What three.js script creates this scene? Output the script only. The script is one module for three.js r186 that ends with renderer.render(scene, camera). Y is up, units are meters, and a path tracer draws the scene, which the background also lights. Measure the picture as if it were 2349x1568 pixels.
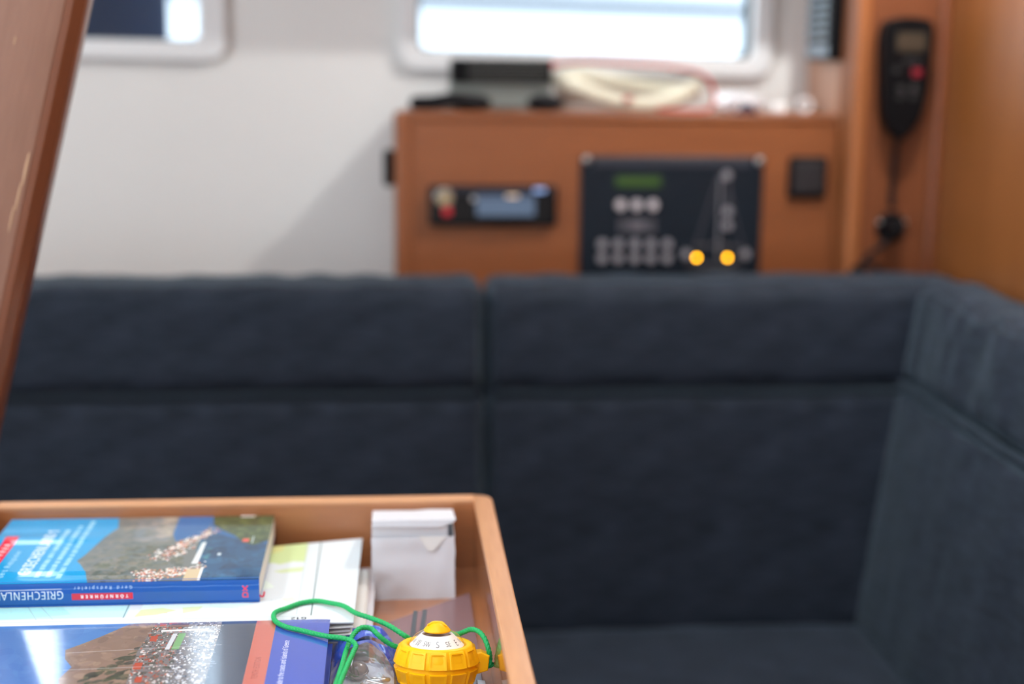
import * as THREE from 'three';
import { RoundedBoxGeometry } from 'three/addons/geometries/RoundedBoxGeometry.js';
import { mergeGeometries, mergeVertices, toCreasedNormals } from 'three/addons/utils/BufferGeometryUtils.js';

// ---------------------------------------------------------------- camera, sky, lamps, exposure
const scene = new THREE.Scene();
const camera = new THREE.PerspectiveCamera(2 * Math.atan(784 / 3262) * 180 / Math.PI, 2349 / 1568, 0.05, 200);
camera.rotation.order = 'YXZ';
camera.position.set(0, 1.15, 0);
camera.rotation.set(-11.1173 * Math.PI / 180, -5.0026 * Math.PI / 180, 0.6016 * Math.PI / 180);
camera.focus = 1.1;
camera.userData.fStop = 2.1;
scene.add(camera);

const renderer = new THREE.WebGLRenderer({ antialias: true });
renderer.toneMapping = THREE.LinearToneMapping;
renderer.toneMappingExposure = 0.66;
renderer.shadowMap.enabled = true;

{ // overcast bright sky
  const W = 64, H = 32, d = new Float32Array(W * H * 4);
  for (let j = 0; j < H; j++) for (let i = 0; i < W; i++) {
    const e = Math.max(0, (j + 0.5) / H * 2 - 1), k = (j * W + i) * 4, v = 7 + 4 * e;
    d[k] = v * 0.88; d[k + 1] = v * 0.985; d[k + 2] = v * 1.12; d[k + 3] = 1;
  }
  const t = new THREE.DataTexture(d, W, H, THREE.RGBAFormat, THREE.FloatType);
  t.mapping = THREE.EquirectangularReflectionMapping; t.magFilter = THREE.LinearFilter; t.needsUpdate = true;
  scene.background = t;
}
// ceiling lamps, the first inferred from a shadow, the rest added as fill: [x, z, intensity, colour]
const LAMPS = [
  [0.63, -1.66, 2.9, 0xfbfaf8], [-0.25, -1.30, 0.4, 0xfbfaf8], [-1.0, -0.9, 2.2, 0xfafbff], [0.35, -0.25, 0.4, 0xfbfaf8], [-0.5, 0.35, 0.3, 0xfafbff],
];
const CEIL = 1.78;

// ---------------------------------------------------------------- helpers
const V = (x, y, z) => new THREE.Vector3(x, y, z);
function rng(s) { return () => { s = (s + 0x6d2b79f5) | 0; let t = Math.imul(s ^ (s >>> 15), 1 | s); t = (t + Math.imul(t ^ (t >>> 7), 61 | t)) ^ t; return ((t ^ (t >>> 14)) >>> 0) / 4294967296; }; }
function hash(x, y, s) { let h = Math.imul(x | 0, 374761393) + Math.imul(y | 0, 668265263) + Math.imul(s | 0, 982451653); h = Math.imul(h ^ (h >>> 13), 1274126177); return ((h ^ (h >>> 16)) >>> 0) / 4294967296; }
function vnoise(x, y, s, px = 1e9, py = 1e9) {
  const X = Math.floor(x), Y = Math.floor(y), u = x - X, v = y - Y, a = u * u * (3 - 2 * u), b = v * v * (3 - 2 * v);
  const m = (q, p) => ((q % p) + p) % p;
  const h = (i, j) => hash(m(X + i, px), m(Y + j, py), s);
  return (h(0, 0) * (1 - a) + h(1, 0) * a) * (1 - b) + (h(0, 1) * (1 - a) + h(1, 1) * a) * b;
}
const names = {};
function numbered(n) { const k = names[n] = (names[n] ?? -1) + 1; return k ? n + '_' + String(k).padStart(3, '0') : n; }
function tag(o, label, category, group, kind) {
  if (label) o.userData.label = label;
  if (category) o.userData.category = category;
  if (group) o.userData.group = group;
  if (kind) o.userData.kind = kind;
  return o;
}
function thing(name, label, category, pos = [0, 0, 0], group) {
  const o = new THREE.Group(); o.name = numbered(name); o.position.set(...pos); scene.add(o);
  return tag(o, label, category, group);
}
function mesh(name, geo, mat, parent = scene, label) {
  if (Array.isArray(geo)) geo = merge(geo);
  const m = new THREE.Mesh(geo, mat); m.name = parent === scene ? numbered(name) : name; m.castShadow = m.receiveShadow = true;
  parent.add(m);
  if (label) m.userData.label = label;
  return m;
}
function struct(name, geo, mat, parent = scene) { const m = mesh(name, geo, mat, parent); if (parent === scene) m.userData.kind = 'structure'; return m; }
function merge(list) {
  const l = list.map((g) => { const q = g.index ? g.toNonIndexed() : g.clone(); for (const n of Object.keys(q.attributes)) if (!['position', 'normal', 'uv'].includes(n)) q.deleteAttribute(n); return q; });
  return mergeGeometries(l, false);
}
// metric uv by dominant normal; grain: axis along which u runs
function muv(g, grain = 'x', s = 1) {
  const p = g.attributes.position, n = g.attributes.normal, uv = new Float32Array(p.count * 2);
  for (let i = 0; i < p.count; i++) {
    const P = { x: p.getX(i), y: p.getY(i), z: p.getZ(i) }, N = { x: Math.abs(n.getX(i)), y: Math.abs(n.getY(i)), z: Math.abs(n.getZ(i)) };
    const d = N.x > N.y && N.x > N.z ? 'x' : N.y > N.z ? 'y' : 'z';
    const rest = ['x', 'y', 'z'].filter((k) => k !== d);
    const a = rest.includes(grain) ? grain : rest[0], b = rest.find((k) => k !== a);
    uv[2 * i] = P[a] * s; uv[2 * i + 1] = (P[b] + (d === 'y' ? 0.13 : d === 'x' ? 0.29 : 0)) * s;
  }
  g.setAttribute('uv', new THREE.BufferAttribute(uv, 2)); return g;
}
function bx(w, h, d, x, y, z, r = 0.003, grain = 'x', seg = 3) { // centre x,z ; base y
  const q = Math.min(r, w / 2.01, h / 2.01, d / 2.01);
  const g = q > 0 ? new RoundedBoxGeometry(w, h, d, seg, q) : new THREE.BoxGeometry(w, h, d);
  g.translate(x, y + h / 2, z); return muv(g, grain);
}
function span(x0, x1, y0, y1, z0, z1, r = 0.003, grain = 'x', seg = 3) { return bx(Math.abs(x1 - x0), Math.abs(y1 - y0), Math.abs(z1 - z0), (x0 + x1) / 2, Math.min(y0, y1), (z0 + z1) / 2, r, grain, seg); }
function tube(pts, r, seg = 80, rad = 10, closed = false) { return new THREE.TubeGeometry(new THREE.CatmullRomCurve3(pts.map((p) => (p.isVector3 ? p : V(...p))), closed, 'centripetal'), seg, r, rad, closed); }
function cyl(r0, r1, h, seg = 32) { return new THREE.CylinderGeometry(r1, r0, h, seg); }
function rrect(x0, y0, x1, y1, r, sh = new THREE.Shape()) {
  sh.moveTo(x0 + r, y0); sh.lineTo(x1 - r, y0); sh.quadraticCurveTo(x1, y0, x1, y0 + r); sh.lineTo(x1, y1 - r); sh.quadraticCurveTo(x1, y1, x1 - r, y1);
  sh.lineTo(x0 + r, y1); sh.quadraticCurveTo(x0, y1, x0, y1 - r); sh.lineTo(x0, y0 + r); sh.quadraticCurveTo(x0, y0, x0 + r, y0); return sh;
}
function ext(shape, depth, bevel = 0, seg = 8) { return new THREE.ExtrudeGeometry(shape, { depth, bevelEnabled: bevel > 0, bevelThickness: bevel, bevelSize: bevel, bevelSegments: 3, curveSegments: seg }); }

const S = (r, g, b) => new THREE.Color().setRGB(r / 255, g / 255, b / 255, THREE.SRGBColorSpace);
const srgb = (v) => Math.round(255 * (v <= 0.0031308 ? 12.92 * v : 1.055 * Math.pow(Math.min(1, v), 1 / 2.4) - 0.055));
function dataTex(N, f, repeat, color = true) { // f(x,y) -> [r,g,b] linear or scalar
  const d = new Uint8Array(N * N * 4);
  for (let j = 0; j < N; j++) for (let i = 0; i < N; i++) {
    const c = f(i, j), k = (j * N + i) * 4;
    if (color) { d[k] = srgb(c[0]); d[k + 1] = srgb(c[1]); d[k + 2] = srgb(c[2]); } else d[k] = d[k + 1] = d[k + 2] = Math.round(255 * Math.min(1, Math.max(0, c)));
    d[k + 3] = 255;
  }
  const t = new THREE.DataTexture(d, N, N); t.magFilter = THREE.LinearFilter; t.minFilter = THREE.LinearMipmapLinearFilter; t.generateMipmaps = true;
  t.wrapS = t.wrapT = THREE.RepeatWrapping; t.repeat.set(repeat, repeat);
  if (color) t.colorSpace = THREE.SRGBColorSpace;
  t.needsUpdate = true; return t;
}
// wood: grain runs along u; covers 0.5 m
function woodTex(a, b, seed, fine = 0.5) {
  const N = 512;
  const f = (i, j) => {
    const u = i / N, v = j / N;
    const w = vnoise(u * 3, v * 4, seed, 3, 4) * 0.6;
    const band = vnoise(u * 2, v * 14 + w * 0.0, seed + 1, 2, 14) * 0.5 + vnoise(u * 4, v * 40, seed + 2, 4, 40) * 0.3;
    const pore = vnoise(u * 24, v * 220, seed + 3, 24, 220);
    return Math.min(1, Math.max(0, (band + 0.2 * w) * (1 - fine * 0.5) + fine * 0.45 * pore));
  };
  return dataTex(N, (i, j) => { const t = f(i, j); return [0, 1, 2].map((k) => a[k] * (1 - t) + b[k] * t); }, 2);
}
function canvasTex(w, h, draw) {
  const c = document.createElement('canvas'); c.width = w; c.height = h; const g = c.getContext('2d'); draw(g, w, h);
  const t = new THREE.CanvasTexture(c); t.colorSpace = THREE.SRGBColorSpace; t.magFilter = THREE.LinearFilter; return t;
}
const std = (o) => new THREE.MeshStandardMaterial(o), phy = (o) => new THREE.MeshPhysicalMaterial(o);

// ---------------------------------------------------------------- materials
const tCab = woodTex([0.285, 0.092, 0.029], [0.195, 0.059, 0.017], 11, 0.45);
const tBulk = woodTex([0.28, 0.100, 0.024], [0.20, 0.066, 0.014], 23, 0.4);
const tTable = woodTex([0.47, 0.180, 0.060], [0.27, 0.088, 0.025], 37, 0.5);
const tPost = woodTex([0.31, 0.155, 0.100], [0.21, 0.100, 0.062], 51, 0.7);
const M = {
  cab: phy({ map: tCab, roughness: 0.42, clearcoat: 0.25, clearcoatRoughness: 0.3 }),
  bulk: phy({ map: tBulk, roughness: 0.4, clearcoat: 0.4, clearcoatRoughness: 0.25 }),
  table: phy({ map: tTable, roughness: 0.45, clearcoat: 0.9, clearcoatRoughness: 0.38 }),
  veneer: phy({ map: tTable, roughness: 0.3, clearcoat: 1, clearcoatRoughness: 0.04 }),
  post: phy({ map: tPost, bumpMap: tPost, bumpScale: 0.0004, roughness: 0.4, clearcoat: 0.5, clearcoatRoughness: 0.2 }),
  edgeShade: phy({ color: new THREE.Color().setRGB(0.17, 0.05, 0.018), roughness: 0.35, clearcoat: 0.5, clearcoatRoughness: 0.2 }),  // dark tone painted in as shade on the post edge and bulkhead corner
  hull: std({ color: new THREE.Color().setRGB(0.73, 0.735, 0.715), roughness: 0.55 }),
  white: std({ color: new THREE.Color().setRGB(0.74, 0.76, 0.765), roughness: 0.4 }),
  ceil: std({ color: new THREE.Color().setRGB(0.80, 0.79, 0.77), roughness: 0.7 }),
  floor: phy({ map: tBulk, roughness: 0.4 }),
  black: phy({ color: new THREE.Color().setRGB(0.0035, 0.0035, 0.0045), roughness: 0.45, specularIntensity: 0.22 }),
  blackGloss: phy({ color: new THREE.Color().setRGB(0.003, 0.0035, 0.005), roughness: 0.2, specularIntensity: 0.5, clearcoat: 0.2, clearcoatRoughness: 0.08 }),
  rubber: phy({ color: new THREE.Color().setRGB(0.008, 0.008, 0.010), roughness: 0.6, specularIntensity: 0.3 }),
  slate: phy({ color: new THREE.Color().setRGB(0.0075, 0.0125, 0.020), roughness: 0.4, specularIntensity: 0.5 }),
  slateLight: std({ color: new THREE.Color().setRGB(0.028, 0.034, 0.048), roughness: 0.4 }),
  chrome: std({ color: 0xd8dadd, metalness: 1, roughness: 0.15 }),
  steel: std({ color: new THREE.Color().setRGB(0.5, 0.5, 0.5), metalness: 1, roughness: 0.3 }),
  glass: phy({ color: 0xffffff, transmission: 1, thickness: 0, roughness: 0, ior: 1.45 }),
  film: phy({ color: 0xffffff, transmission: 1, thickness: 0, roughness: 0.03, ior: 1.5, side: THREE.DoubleSide }),
  paper: std({ color: new THREE.Color().setRGB(0.72, 0.705, 0.66), roughness: 0.8 }),
  pages: std({ color: new THREE.Color().setRGB(0.72, 0.69, 0.62), roughness: 0.9 }),
  card: std({ color: new THREE.Color().setRGB(0.68, 0.69, 0.72), roughness: 0.6 }),
};
// fabric: woven melange, 0.12 m tile
const tFab = dataTex(512, (i, j) => {
  const n = 0.25 * vnoise(i / 8, j / 2, 5, 64, 256) + 0.15 * vnoise(i / 2, j / 2, 6, 256, 256) + 0.40 * vnoise(i / 64, j / 10.24, 7, 8, 50) + 0.20 * vnoise(i / 128, j / 64, 8, 4, 8);
  const k = 0.15 + 1.9 * n; return [0.0150 * k, 0.0192 * k, 0.0290 * k];
}, 1 / 0.16);
const tFabB = dataTex(256, (i, j) => 0.5 + 0.25 * Math.sin(i * Math.PI / 2) * Math.sin(j * Math.PI / 2) + 0.25 * (vnoise(i / 3, j / 2, 9, 86, 128) - 0.5), 1 / 0.12, false);
M.fabric = phy({ map: tFab, bumpMap: tFabB, bumpScale: 0.0008, roughness: 0.6, specularIntensity: 0.22, specularColor: new THREE.Color().setRGB(0.7, 0.92, 1.0), sheen: 1, sheenColor: new THREE.Color().setRGB(0.26, 0.37, 0.44), sheenRoughness: 0.6 });

// ---------------------------------------------------------------- room shell
const X0 = -1.40, X1 = 0.80, ZB = -2.265, ZF = 1.2;
struct('floor', span(X0 - 0.1, 1.3, -0.06, 0, ZB - 0.4, ZF + 0.1, 0), M.floor);
function slabHoles(x0, y0, x1, y1, holes, depth) { // extruded along +z from z=0
  const sh = new THREE.Shape(); sh.moveTo(x0, y0); sh.lineTo(x1, y0); sh.lineTo(x1, y1); sh.lineTo(x0, y1); sh.lineTo(x0, y0);
  for (const [a, b, c, d, r = 0.02] of holes) sh.holes.push(rrect(a, b, c, d, r, new THREE.Path()));
  const g = ext(sh, depth, 0, 6); return g;
}
const HATCH = [[-0.42, -0.95, 0.18, -0.35], [-0.5, 0.05, 0.1, 0.65]]; // x0,z0,x1,z1
{
  const g = slabHoles(X0 - 0.1, -1.3, 1.3, 2.75, HATCH.map(([a, b, c, d]) => [a, -d, c, -b, 0.05]), 0.06); // shape y = -z
  g.rotateX(-Math.PI / 2); g.translate(0, CEIL, 0); struct('ceiling', muv(g), M.ceil);
}
// hull side with two windows, whose sill follows the sheer (1.3 cm lower to the right per metre)
const SH = 0.0135, sill = (x) => 1.1612 - SH * (x - 0.04);
const WIN = [[-0.92, -0.282, 0.006], [0.041, 0.580, 0.0]]; // x0, x1, raise
function winPath(x0, x1, y0f, y1, r, P) {
  P.moveTo(x0 + r, y0f(x0 + r)); P.lineTo(x1 - r, y0f(x1 - r)); P.quadraticCurveTo(x1, y0f(x1), x1, y0f(x1) + r); P.lineTo(x1, y1 - r); P.quadraticCurveTo(x1, y1, x1 - r, y1);
  P.lineTo(x0 + r, y1); P.quadraticCurveTo(x0, y1, x0, y1 - r); P.lineTo(x0, y0f(x0) + r); P.quadraticCurveTo(x0, y0f(x0), x0 + r, y0f(x0 + r)); return P;
}
{
  const sh = new THREE.Shape(); sh.moveTo(X0 - 0.1, 0); sh.lineTo(1.3, 0); sh.lineTo(1.3, CEIL); sh.lineTo(X0 - 0.1, CEIL); sh.lineTo(X0 - 0.1, 0);
  for (const [a, b, u] of WIN) sh.holes.push(winPath(a, b, (x) => sill(x) + u, 1.36, 0.02, new THREE.Path()));
  const g = ext(sh, 0.05, 0, 8); g.translate(0, 0, ZB - 0.05); struct('wall_back', muv(g), M.hull);
  WIN.forEach(([a, b, u], i) => {
    const fw = i ? 0.021 : 0.033, fb = 0.021;
    const w = new THREE.Group(); w.name = 'window_' + (i + 1); w.userData.kind = 'structure'; scene.add(w);
    const o = winPath(a - fw, b + fw, (x) => sill(x) + u - fb, 1.385, 0.03, new THREE.Shape());
    o.holes.push(winPath(a + 0.001, b - 0.001, (x) => sill(x) + u + 0.001, 1.359, 0.02, new THREE.Path()));
    const f = ext(o, 0.010, 0.004, 8); f.translate(0, 0, ZB + 0.004); mesh('window_frame', muv(f), M.white, w);
    const seal = winPath(a - 0.001, b + 0.001, (x) => sill(x) + u - 0.001, 1.361, 0.02, new THREE.Shape());
    seal.holes.push(winPath(a + 0.009, b - 0.009, (x) => sill(x) + u + 0.008, 1.352, 0.018, new THREE.Path()));
    const sg = ext(seal, 0.012, 0, 8); sg.translate(0, 0, ZB - 0.045); mesh('seal', muv(sg), std({ color: new THREE.Color().setRGB(0.006, 0.02, 0.022), roughness: 0.5 }), w);
    const pn = new THREE.ShapeGeometry(winPath(a, b, (x) => sill(x) + u, 1.36, 0.02, new THREE.Shape()), 8); pn.translate(0, 0, ZB - 0.046); mesh('pane', pn, M.glass, w);
  });
}
// bulkhead to the right: the return that carries the handset, and the long side
struct('wall_right', [span(0.80, 0.86, 0, CEIL, -2.03, ZF + 0.1, 0.002, 'y')], M.bulk);
struct('bulkhead_post', [span(0.672, 1.3, 0, CEIL, -2.03, ZB, 0.006, 'y')], phy({ map: tCab, color: new THREE.Color().setRGB(0.72, 0.66, 0.62), roughness: 0.5, clearcoat: 0.1, clearcoatRoughness: 0.3 })).name = 'trim_1';
struct('added_trim_3', [span(X0, 1.3, 1.44, CEIL, -1.97, ZB - 0.04, 0.01)], M.ceil);  // unseen lowered deckhead, added to shade the upper wall
struct('lit_trim_7', [span(0.667, 0.673, 1.06, CEIL, -2.098, ZB + 0.002, 0.001, 'y')], phy({ map: tPost, color: new THREE.Color().setRGB(2.2, 2.25, 2.0), roughness: 0.35, clearcoat: 0.5, clearcoatRoughness: 0.3 }));  // paler colour carries the window light and gloss on this face
struct('lit_trim_8', [span(0.666, 0.690, 0, CEIL, -2.024, -2.099, 0.009, 'y', 5)], phy({ map: tCab, color: new THREE.Color().setRGB(1.35, 1.45, 1.4), roughness: 0.5 }));  // strip added in a brighter tone, painting the lit left face
struct('shade_trim_2', [span(0.785, 0.800, 0, CEIL, -2.03, -2.012, 0.004, 'y')], M.edgeShade);  // dark strip painting the shadow in the corner
struct('wall_left', (() => { const g = slabHoles(-(ZF + 0.1), 0, 2.7, CEIL, [[-0.75, 0.60, 0.75, 1.72, 0.03]], 0.06); g.rotateY(Math.PI / 2); g.translate(X0 - 0.06, 0, 0); return muv(g); })(), M.hull);
struct('wall_front', (() => { const g = slabHoles(X0 - 0.1, 0, 1.3, CEIL, [], 0.06); g.translate(0, 0, ZF); return muv(g); })(), M.hull);
HATCH.forEach(([a, b, c, d], i) => {
  const w = new THREE.Group(); w.name = 'window_' + (i + 3); w.userData.kind = 'structure'; scene.add(w);
  const o = rrect(a - 0.03, -d - 0.03, c + 0.03, -b + 0.03, 0.06); o.holes.push(rrect(a, -d, c, -b, 0.05, new THREE.Path()));
  const f = ext(o, 0.012, 0.003); f.rotateX(-Math.PI / 2); f.translate(0, CEIL - 0.016, 0); mesh('window_frame', muv(f), M.white, w);
  const bars = [span((a + c) / 2 - 0.012, (a + c) / 2 + 0.012, CEIL + 0.02, CEIL + 0.04, b, d, 0.003), span(a, c, CEIL + 0.02, CEIL + 0.04, (b + d) / 2 - 0.012, (b + d) / 2 + 0.012, 0.003)];
  mesh('crossbar', bars, M.white, w);
  const p = new THREE.PlaneGeometry(c - a, d - b); p.rotateX(-Math.PI / 2); p.translate((a + c) / 2, CEIL + 0.05, (b + d) / 2); mesh('pane', p, M.glass, w);
});
// ceiling lamps; all but the first are unseen, added fill
const LAMP_PLACE = ['beside the bulkhead over the radio cabinet', 'added as fill above the settee back', 'added as fill near the left wall', 'added as fill between the two hatches on the right', 'added as fill behind the camera beside the rear hatch'];
LAMPS.forEach(([x, z, I, c], i) => {
  const t = thing('ceiling_lamp', 'round white ceiling downlight ' + LAMP_PLACE[i], 'lamp', [x, CEIL, z], 'ceiling downlights');
  const ring = new THREE.LatheGeometry([[0.028, -0.004], [0.034, -0.009], [0.042, -0.006], [0.045, 0]].map((p) => new THREE.Vector2(...p)), 32); mesh('trim_ring', ring, M.chrome, t);
  const d = new THREE.CircleGeometry(0.029, 32); d.rotateX(Math.PI / 2); d.translate(0, -0.003, 0);
  mesh('diffuser', d, std({ color: 0xffffff, emissive: c, emissiveIntensity: 6 }), t);
  const L = new THREE.PointLight(c, I); L.position.set(0, -0.035, 0); L.castShadow = true; L.shadow.radius = 0.5; L.name = 'lamp_light'; t.add(L);
});

// ---------------------------------------------------------------- outside the windows
{
  const b = thing('moored_boat', 'white neighbouring boat with a grey rubbing strake outside the right window', 'boat', [-0.85, 0, -4.4]);
  const prof = new THREE.Shape(); prof.moveTo(-0.3, 0.1); for (let i = 0; i <= 12; i++) { const y = i / 12; prof.lineTo(0.3 - 0.25 * Math.pow(1 - y, 2), 0.1 + 1.55 * y); } prof.lineTo(-0.3, 1.65);
  const bw = std({ color: new THREE.Color().setRGB(0.48, 0.54, 0.57), roughness: 0.4 });
  const hg = ext(prof, 5.6, 0); hg.rotateY(-Math.PI / 2); hg.translate(5.6, 0, 0); mesh('hull', muv(hg), bw, b);
  const dk = new THREE.Shape(); dk.moveTo(-0.9, 1.6); dk.lineTo(0.16, 1.6); dk.lineTo(0.02, 2.6); dk.lineTo(-0.1, 3.3); dk.lineTo(-0.9, 3.3); dk.closePath(); const dg = ext(dk, 5.5, 0.02); dg.rotateY(-Math.PI / 2); dg.translate(5.55, 0, 0); mesh('added_deckhouse', muv(dg), bw, b);  // upper part is unseen, added to keep sky glare off the book cover
  const s = bx(5.6, 0.030, 0.05, 2.8, 1.330, 0.30, 0.01); s.rotateZ(-0.0235); mesh('strake', s, std({ color: new THREE.Color().setRGB(0.05, 0.065, 0.08), roughness: 0.4 }), b);
  const f = thing('boat_fender', 'navy blue inflatable fender hanging outside the left window', 'fender', [-0.51, 0, -2.62]);
  const fp = [[0.0, 0.70], [0.03, 0.70], [0.045, 0.73], [0.075, 0.76], [0.11, 0.82], [0.122, 0.9], [0.122, 1.55], [0.11, 1.63], [0.075, 1.69], [0.045, 1.72], [0.03, 1.78], [0.0, 1.78]].map((p) => new THREE.Vector2(...p));
  mesh('fender_body', new THREE.LatheGeometry(fp, 48), phy({ color: new THREE.Color().setRGB(0.0008, 0.006, 0.022), roughness: 0.8, specularIntensity: 0.08, sheen: 1, sheenColor: new THREE.Color().setRGB(0.10, 0.30, 0.7), sheenRoughness: 0.3 }), f);
  mesh('rope', tube([[0, 1.76, 0], [0, 2.0, 0.02], [0, 2.4, 0.05]], 0.008, 12, 8), M.paper, f);
}

// ---------------------------------------------------------------- settee
function cushionGeo(w, h, d, r, puff, nx, ny, nz, seed, wr = 0.0012) { // x 0..w, y 0..h, z 0..-d, front face at z = 0
  const g = new THREE.BoxGeometry(w, h, d, nx, ny, nz), p = g.attributes.position, q = V();
  for (let i = 0; i < p.count; i++) {
    q.fromBufferAttribute(p, i);
    const c = V(THREE.MathUtils.clamp(q.x, -w / 2 + r, w / 2 - r), THREE.MathUtils.clamp(q.y, -h / 2 + r, h / 2 - r), THREE.MathUtils.clamp(q.z, -d / 2 + r, d / 2 - r));
    const e = q.clone().sub(c); if (e.length() > 1e-9) q.copy(c.add(e.normalize().multiplyScalar(r)));
    const sx = q.x / (w / 2), sy = q.y / (h / 2), sz = q.z / (d / 2);
    const k = puff * (1 - Math.pow(Math.abs(sx), 6)) * (1 - Math.pow(Math.abs(sy), 4));
    q.z += Math.sign(sz) * Math.pow(Math.abs(sz), 2) * k;
    const nn = (vnoise(q.x * 14 + 3, q.y * 9 + sz, seed) - 0.5) * 2 + (vnoise(q.x * 45, q.y * 22, seed + 1) - 0.5) * 0.8;
    q.z += (sz > 0 ? 1 : -0.3) * nn * wr; q.y += (vnoise(q.x * 30, q.z * 20 + 5, seed + 2) - 0.5) * 2 * wr * (sy > 0.8 ? 1.4 : 0);
    p.setXYZ(i, q.x + w / 2, q.y + h / 2, q.z - d / 2);
  }
  g.deleteAttribute('normal'); const uvk = g.attributes.uv; g.deleteAttribute('uv'); const m = mergeVertices(g, 1e-5); m.computeVertexNormals(); return muv(m, 'x');
}
const REC = Math.atan(0.09 / 0.444);
function backCushion(x0, x1, label, seed) {
  const w = x1 - x0, t = thing('back_cushion', label, 'cushion', [x0, 0.405, -1.746], 'settee back cushions');
  t.rotation.x = -REC;
  const hs = 0.326, H = 0.474; // seam and top, along the slope
  mesh('core', span(0.0015, w - 0.0015, 0.01, H - 0.03, -0.105, -0.014, 0.004), M.fabric, t);
  mesh('lower_panel', cushionGeo(w, hs, 0.115, 0.016, 0.004, 60, 30, 8, seed), M.fabric, t);
  const up = cushionGeo(w, H - hs, 0.115, 0.022, 0.004, 70, 20, 8, seed + 5, 0.0016); up.translate(0, hs, 0.001); { const p = up.attributes.position, h2 = H - hs; for (let i = 0; i < p.count; i++) { const k = Math.min(1, Math.max(0, (p.getY(i) - hs - h2 * 0.45) / (h2 * 0.5))); p.setY(i, p.getY(i) - k * 0.008 + k * (-p.getZ(i)) * 0.23); } up.computeVertexNormals(); } mesh('upper_panel', up, M.fabric, t);
  const pp = []; for (let i = 0; i <= 14; i++) pp.push([0.012 + (w - 0.024) * i / 14, hs - 0.001 + 0.0015 * (hash(i, seed, 3) - 0.5), -0.004]);
  mesh('piping', tube(pp, 0.0058, 90, 10), M.fabric, t);
  return t;
}
backCushion(-0.72, 0.1245, 'dark blue fabric back cushion left of the gap, behind the books', 100);
backCushion(0.1265, 0.788, 'dark blue fabric back cushion under the radio and switch panel, right of the gap', 140);
{ // side cushion along the bulkhead, its far end cut to the slope of the back cushions
  const L = 1.15, t = thing('side_cushion', 'blue fabric side cushion leaning on the wood bulkhead at the right of the photo', 'cushion', [0.613, 0.405, -1.753]);
  const a = Math.atan(0.089 / 0.435);
  const mk = (g) => { g.applyMatrix4(new THREE.Matrix4().makeRotationY(-Math.PI / 2)); return g; }; // x->z, front face to -x
  const hs = 0.328, H = 0.462;
  const parts = [['lower_panel', 0, hs, 0.016, 210, 0.0012], ['upper_panel', hs, H, 0.024, 220, 0.003]];
  const shear = (g) => { const p = g.attributes.position; for (let i = 0; i < p.count; i++) { const y = p.getY(i), z = p.getZ(i), x = p.getX(i); p.setXYZ(i, x * 1 + Math.tan(a) * y, y, z - Math.tan(REC) * y * (1 - z / L)); } g.computeVertexNormals(); return muv(g, 'z'); };
  for (const [n, y0, y1, r, seed, wr] of parts) {
    const g = cushionGeo(L, y1 - y0, 0.085, r, 0.005, 150, 26, 8, seed, wr); g.translate(0, y0, 0); mk(g);
    mesh(n, shear(g), M.fabric, t);
  }
  const pp = []; for (let i = 0; i <= 24; i++) pp.push([-0.003 * 0 + 0.004, hs - 0.001 + 0.003 * (hash(i, 7, 3) - 0.5), 0.008 + (L - 0.02) * i / 24]);
  mesh('piping', shear(tube(pp, 0.006, 140, 10)), M.fabric, t);
}
{
  const g = cushionGeo(1.35, 0.36, 0.11, 0.025, 0.006, 100, 40, 8, 300, 0.0016); g.rotateX(-Math.PI / 2);
  const t = thing('seat_cushion', 'dark blue fabric seat cushion below the back cushions, seen right of the wooden tray', 'cushion', [-0.72, 0.423, -1.395]);
  mesh('seat_pad', muv(g), M.fabric, t);
}
struct('trim_4', [span(-0.72, 0.64, 0, 0.310, -2.03, -1.41, 0.004)], M.cab);
struct('trim_5', [span(0.645, 0.79, 0, 0.395, -1.74, -0.6, 0.004)], M.cab);
struct('trim_6', [span(-0.72, 0.79, 0.31, 0.80, -2.05, -2.035, 0.003)], M.cab);

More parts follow.
